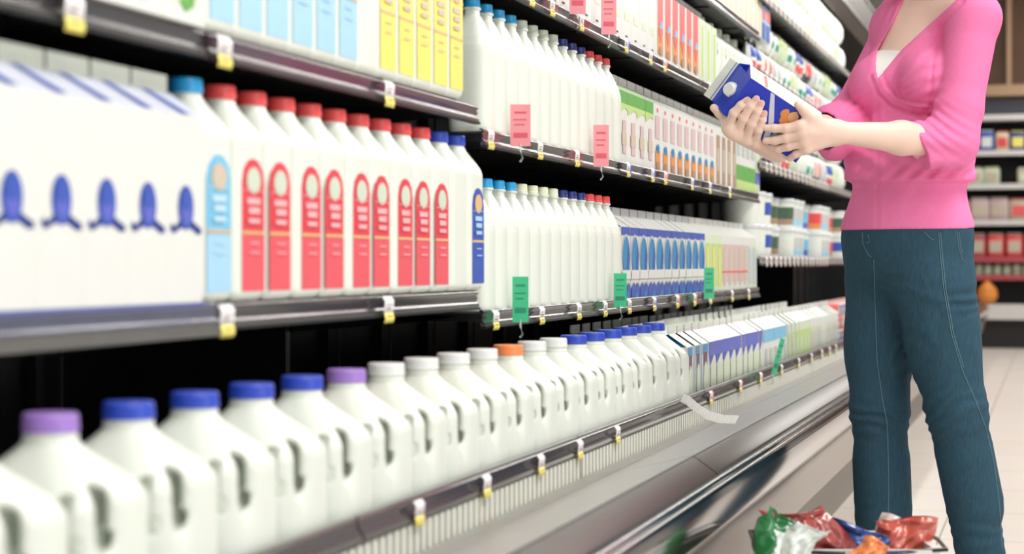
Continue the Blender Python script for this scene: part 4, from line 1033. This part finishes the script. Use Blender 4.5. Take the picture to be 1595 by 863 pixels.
# nutrition side on +x
def sq_(y0, y1, z0, z1, mt): m_.add([(a_+.0005, y0, -z1), (a_+.0005, y1, -z1), (a_+.0005, y1, -z0), (a_+.0005, y0, -z0)], [(0, 1, 2, 3)], mt)
sq_(-.042, .040, .036, .044, M_coral)
for k in range(7): sq_(-.04, .03-.01*(k % 3), .006+k*.004, .0072+k*.004, M_greenl if k < 5 else M_grey)
for k in range(20): sq_(-.036, .034-.006*(k % 4), .050+k*.0058, .0512+k*.0058, M_grey)
hb_ = m_.build('carton_body', hc)
cpb = MB(); cpb.lathe([(.0165, 0), (.0165, .002), (.0132, .003), (.0132, .013), (.012, .0145), (.002, .0145)], M_capw, 28); cc = cpb.build('screw_cap', hc)
cc.location = (0, -.027, .0145); cc.rotation_euler = (math.radians(57), 0, 0)
# local x = e1, local -y = e3, local z = e2 ; fold-left-front corner sits at `corner`
Mx = Matrix(((e1[0], -e3[0], e2[0]), (e1[1], -e3[1], e2[1]), (e1[2], -e3[2], e2[2])))
if Mx.determinant() < 0: print('!! mirrored carton')
cen = corner+e1*CW/2-e3*CW/2
RZ = Matrix.Rotation(TH, 3, 'Z')
hc.matrix_world = Matrix.Translation(PW_LOC+RZ @ Vector([float(q) for q in cen])) @ (RZ @ Mx).to_4x4()

# ------------------------------------------------------------------ shopping basket with packets
BZ = 3.16
bc = world(1316, 863, BZ); bc.z = 0
bk = thing('shopping_basket', 'white rimmed plastic hand basket on the floor full of bagged food', 'basket', bc, TH+.0)
M_bask = mat('basket_white', (224, 226, 220), .4); M_bgreen = mat('basket_green', (60, 120, 96), .4); M_wire = mat('dark_wire', (50, 54, 56), .3, metal=.6)
b = MB(); wx, wy, hb2 = .135, .105, .304
def ring(z, sx, sy, r=.03):
    return [(sx*c_[0], sy*c_[1], z) for c_ in [(-1, -.8), (-.85, -1), (.85, -1), (1, -.8), (1, .8), (.85, 1), (-.85, 1), (-1, .8)]]
def wallring(z0, z1, s0, s1, mt):
    A = ring(z0, wx*s0, wy*s0); B_ = ring(z1, wx*s1, wy*s1); b.add(A+B_, [(i, (i+1) % 8, 8+(i+1) % 8, 8+i) for i in range(8)], mt, False)
wallring(.004, .29, .86, .99, M_bgreen); wallring(.29, hb2+.006, 1.05, 1.06, M_bask); wallring(.29, hb2+.006, .96, .96, M_bask)
A = ring(hb2+.006, wx*1.06, wy*1.06); B_ = ring(hb2+.006, wx*.96, wy*.96); b.add(A+B_, [(i, (i+1) % 8, 8+(i+1) % 8, 8+i) for i in range(8)], M_bask)
A = ring(.004, wx*.86, wy*.86); b.add(A, [tuple(range(8))], M_bgreen)
for k in range(9):
    x = -wx*.8+wx*1.6*k/8
    for sy in (-1, 1): b.box(x-.004, x+.004, sy*wy*.96-.003, sy*wy*.96+.003, .02, .285, M_bask)
b.build('basket_body', bk)
for sx in (-1, 1):
    h = MB(); h.tube([(sx*.02-.0, -wy*1.08, hb2), (sx*wx*1.1, -wy*1.0, hb2+.006), (sx*wx*1.16, 0, hb2+.008), (sx*wx*1.1, wy*1.0, hb2+.006), (sx*.02, wy*1.08, hb2)], .0035, M_wire, 8); h.build('handle', bk)
def crumple(name, label, cat, cx, cy, Zc, w, h, t, m, m2=None, split=.5, rot=0, lean=0, seal=True, peaks=(0, 0), group='bagged food in the basket', trans=False, yaw=0):
    """soft sealed bag: local x across, z up, y through; bottom centre given by a picture point at depth Zc"""
    n, q = 22, 26; V = []; F = []; r_ = random.Random(len(label))
    ph1, ph2, ph3 = [r_.uniform(0, 6) for _ in range(3)]
    for s in (1, -1):
        for j in range(q+1):
            for i in range(n+1):
                u = i/n*2-1; v = j/q
                bul = max(0, 1-abs(u)**2.6)**.6*max(0, math.sin(math.pi*min(1, max(0, v*.97))))**.55
                cr = .004*math.sin(u*7+v*8+ph1)*bul+.0022*math.sin(u*13-v*17+ph2)+.0012*math.sin(v*31+u*5+ph3)
                z = h*v*(1+.06*math.sin(u*2.3+ph3))+(peaks[0]*(1-u)/2+peaks[1]*(1+u)/2)*v
                xx = w/2*u*(1-.10*math.sin(math.pi*v))+.012*math.sin(v*5+ph2)
                V.append((xx, -s*t/2*bul+cr+(.010*math.sin(u*4+ph1) if v > .85 else 0), z))
    N = (n+1)*(q+1); b = MB(); b.v = V
    for k in range(2):
        for j in range(q):
            for i in range(n):
                f = [k*N+j*(n+1)+i, k*N+j*(n+1)+i+1, k*N+(j+1)*(n+1)+i+1, k*N+(j+1)*(n+1)+i]
                uu = (i+.5)/n+.07*math.sin(j*.7); mt = m2 if (m2 and split <= 1 and uu < split and j/q < .82) or (m2 and split > 1 and j/q < split-1 and (split < 1.7 or uu > .36)) else m
                b.f.append(f if k == 0 else f[::-1]); b.m.append(b.mi(mt)); b.sm.append(True)
    r = thing(name, label, cat, group=group); b.build('bag', r)
    if seal:
        s_ = MB()
        for k in range(6):
            zz_ = .955+k*.007; s_.tube([(V[int(q*.96)*(n+1)+i][0], V[int(q*.96)*(n+1)+i][1]-.004, h*zz_+(peaks[0]*(1-(i/n*2-1))/2+peaks[1]*(1+(i/n*2-1))/2)) for i in range(1, n)], .0007, m, 4)
        s_.build('seal', r)
    p = world(cx, cy, Zc); r.location = p; r.rotation_euler = (lean, rot, TH+yaw); return r
M_bgr = mat('bag_green_film', (22, 116, 58), .2, var=.25, scale=30, coat=.6)
M_bclr = mat('bag_clear_film', (226, 232, 228), .18, var=.1, scale=40, coat=.5)
M_bred = mat('bag_red_film', (164, 66, 62), .2, var=.3, scale=34, coat=.7)
M_bdred = mat('bag_dark_red_film', (140, 50, 50), .22, var=.3, scale=60, coat=.6)
M_bmaroon = mat('bag_maroon', (112, 44, 44), .25, var=.3, scale=60, coat=.5)
M_bblue = mat('bag_blue_film', (36, 76, 148), .22, var=.3, scale=50, coat=.5)
M_blpat = mat('bag_blue_white', (150, 160, 190), .3, var=.6, scale=90, coat=.4)
M_borg = mat('bag_orange', (250, 150, 90), .3, var=.1, coat=.3)
M_cclear = mat('clear_film_edge', (226, 216, 204), .1, var=.1, coat=.6, alpha=.75)
crumple('salad_bag', 'green and clear plastic salad bag at the left end of the basket', 'food bag', 1203, 908, 3.05, .078, .125, .05, M_bgr, M_bclr, 1.78, rot=.16, peaks=(.0, -.03), yaw=.5)
crumple('produce_bag', 'pale clear plastic bag between the green bag and the dark red bag', 'food bag', 1232, 905, 3.04, .060, .095, .04, M_bclr, None, rot=.35)
crumple('snack_bag', 'dark red foil bag with pointed sealed top leaning left in the basket', 'food bag', 1316, 925, 3.12, .098, .172, .05, M_bred, M_bdred, 1.60, rot=-.50, peaks=(.012, -.03))
crumple('snack_bag', 'blue and white patterned bag in the middle of the basket', 'food bag', 1338, 902, 3.14, .100, .085, .05, M_bblue, M_blpat, 1.62, rot=-.12, peaks=(.022, -.02))
crumple('meat_pack', 'salmon red plastic pack with clear film edge at the right of the basket', 'food bag', 1388, 908, 3.16, .105, .106, .05, mat('pack_salmon', (206, 92, 76), .2, var=.18, scale=30, coat=.7), M_bdred, 1.15, rot=.16, peaks=(.0, .012))
crumple('film_wrap', 'crumpled clear film standing up behind the salmon red pack', 'food bag', 1408, 905, 3.21, .100, .108, .03, M_cclear, None, rot=.10, seal=False)
crumple('snack_bag', 'orange topped white bag poking up at the front of the basket', 'food bag', 1340, 895, 3.03, .046, .056, .035, M_borg, M_white, 1.4, rot=.25, peaks=(.01, 0))
crumple('snack_bag', 'deep blue bag low at the right front of the basket', 'food bag', 1372, 905, 3.05, .090, .050, .04, M_bblue, M_blpat, .4, rot=.05)
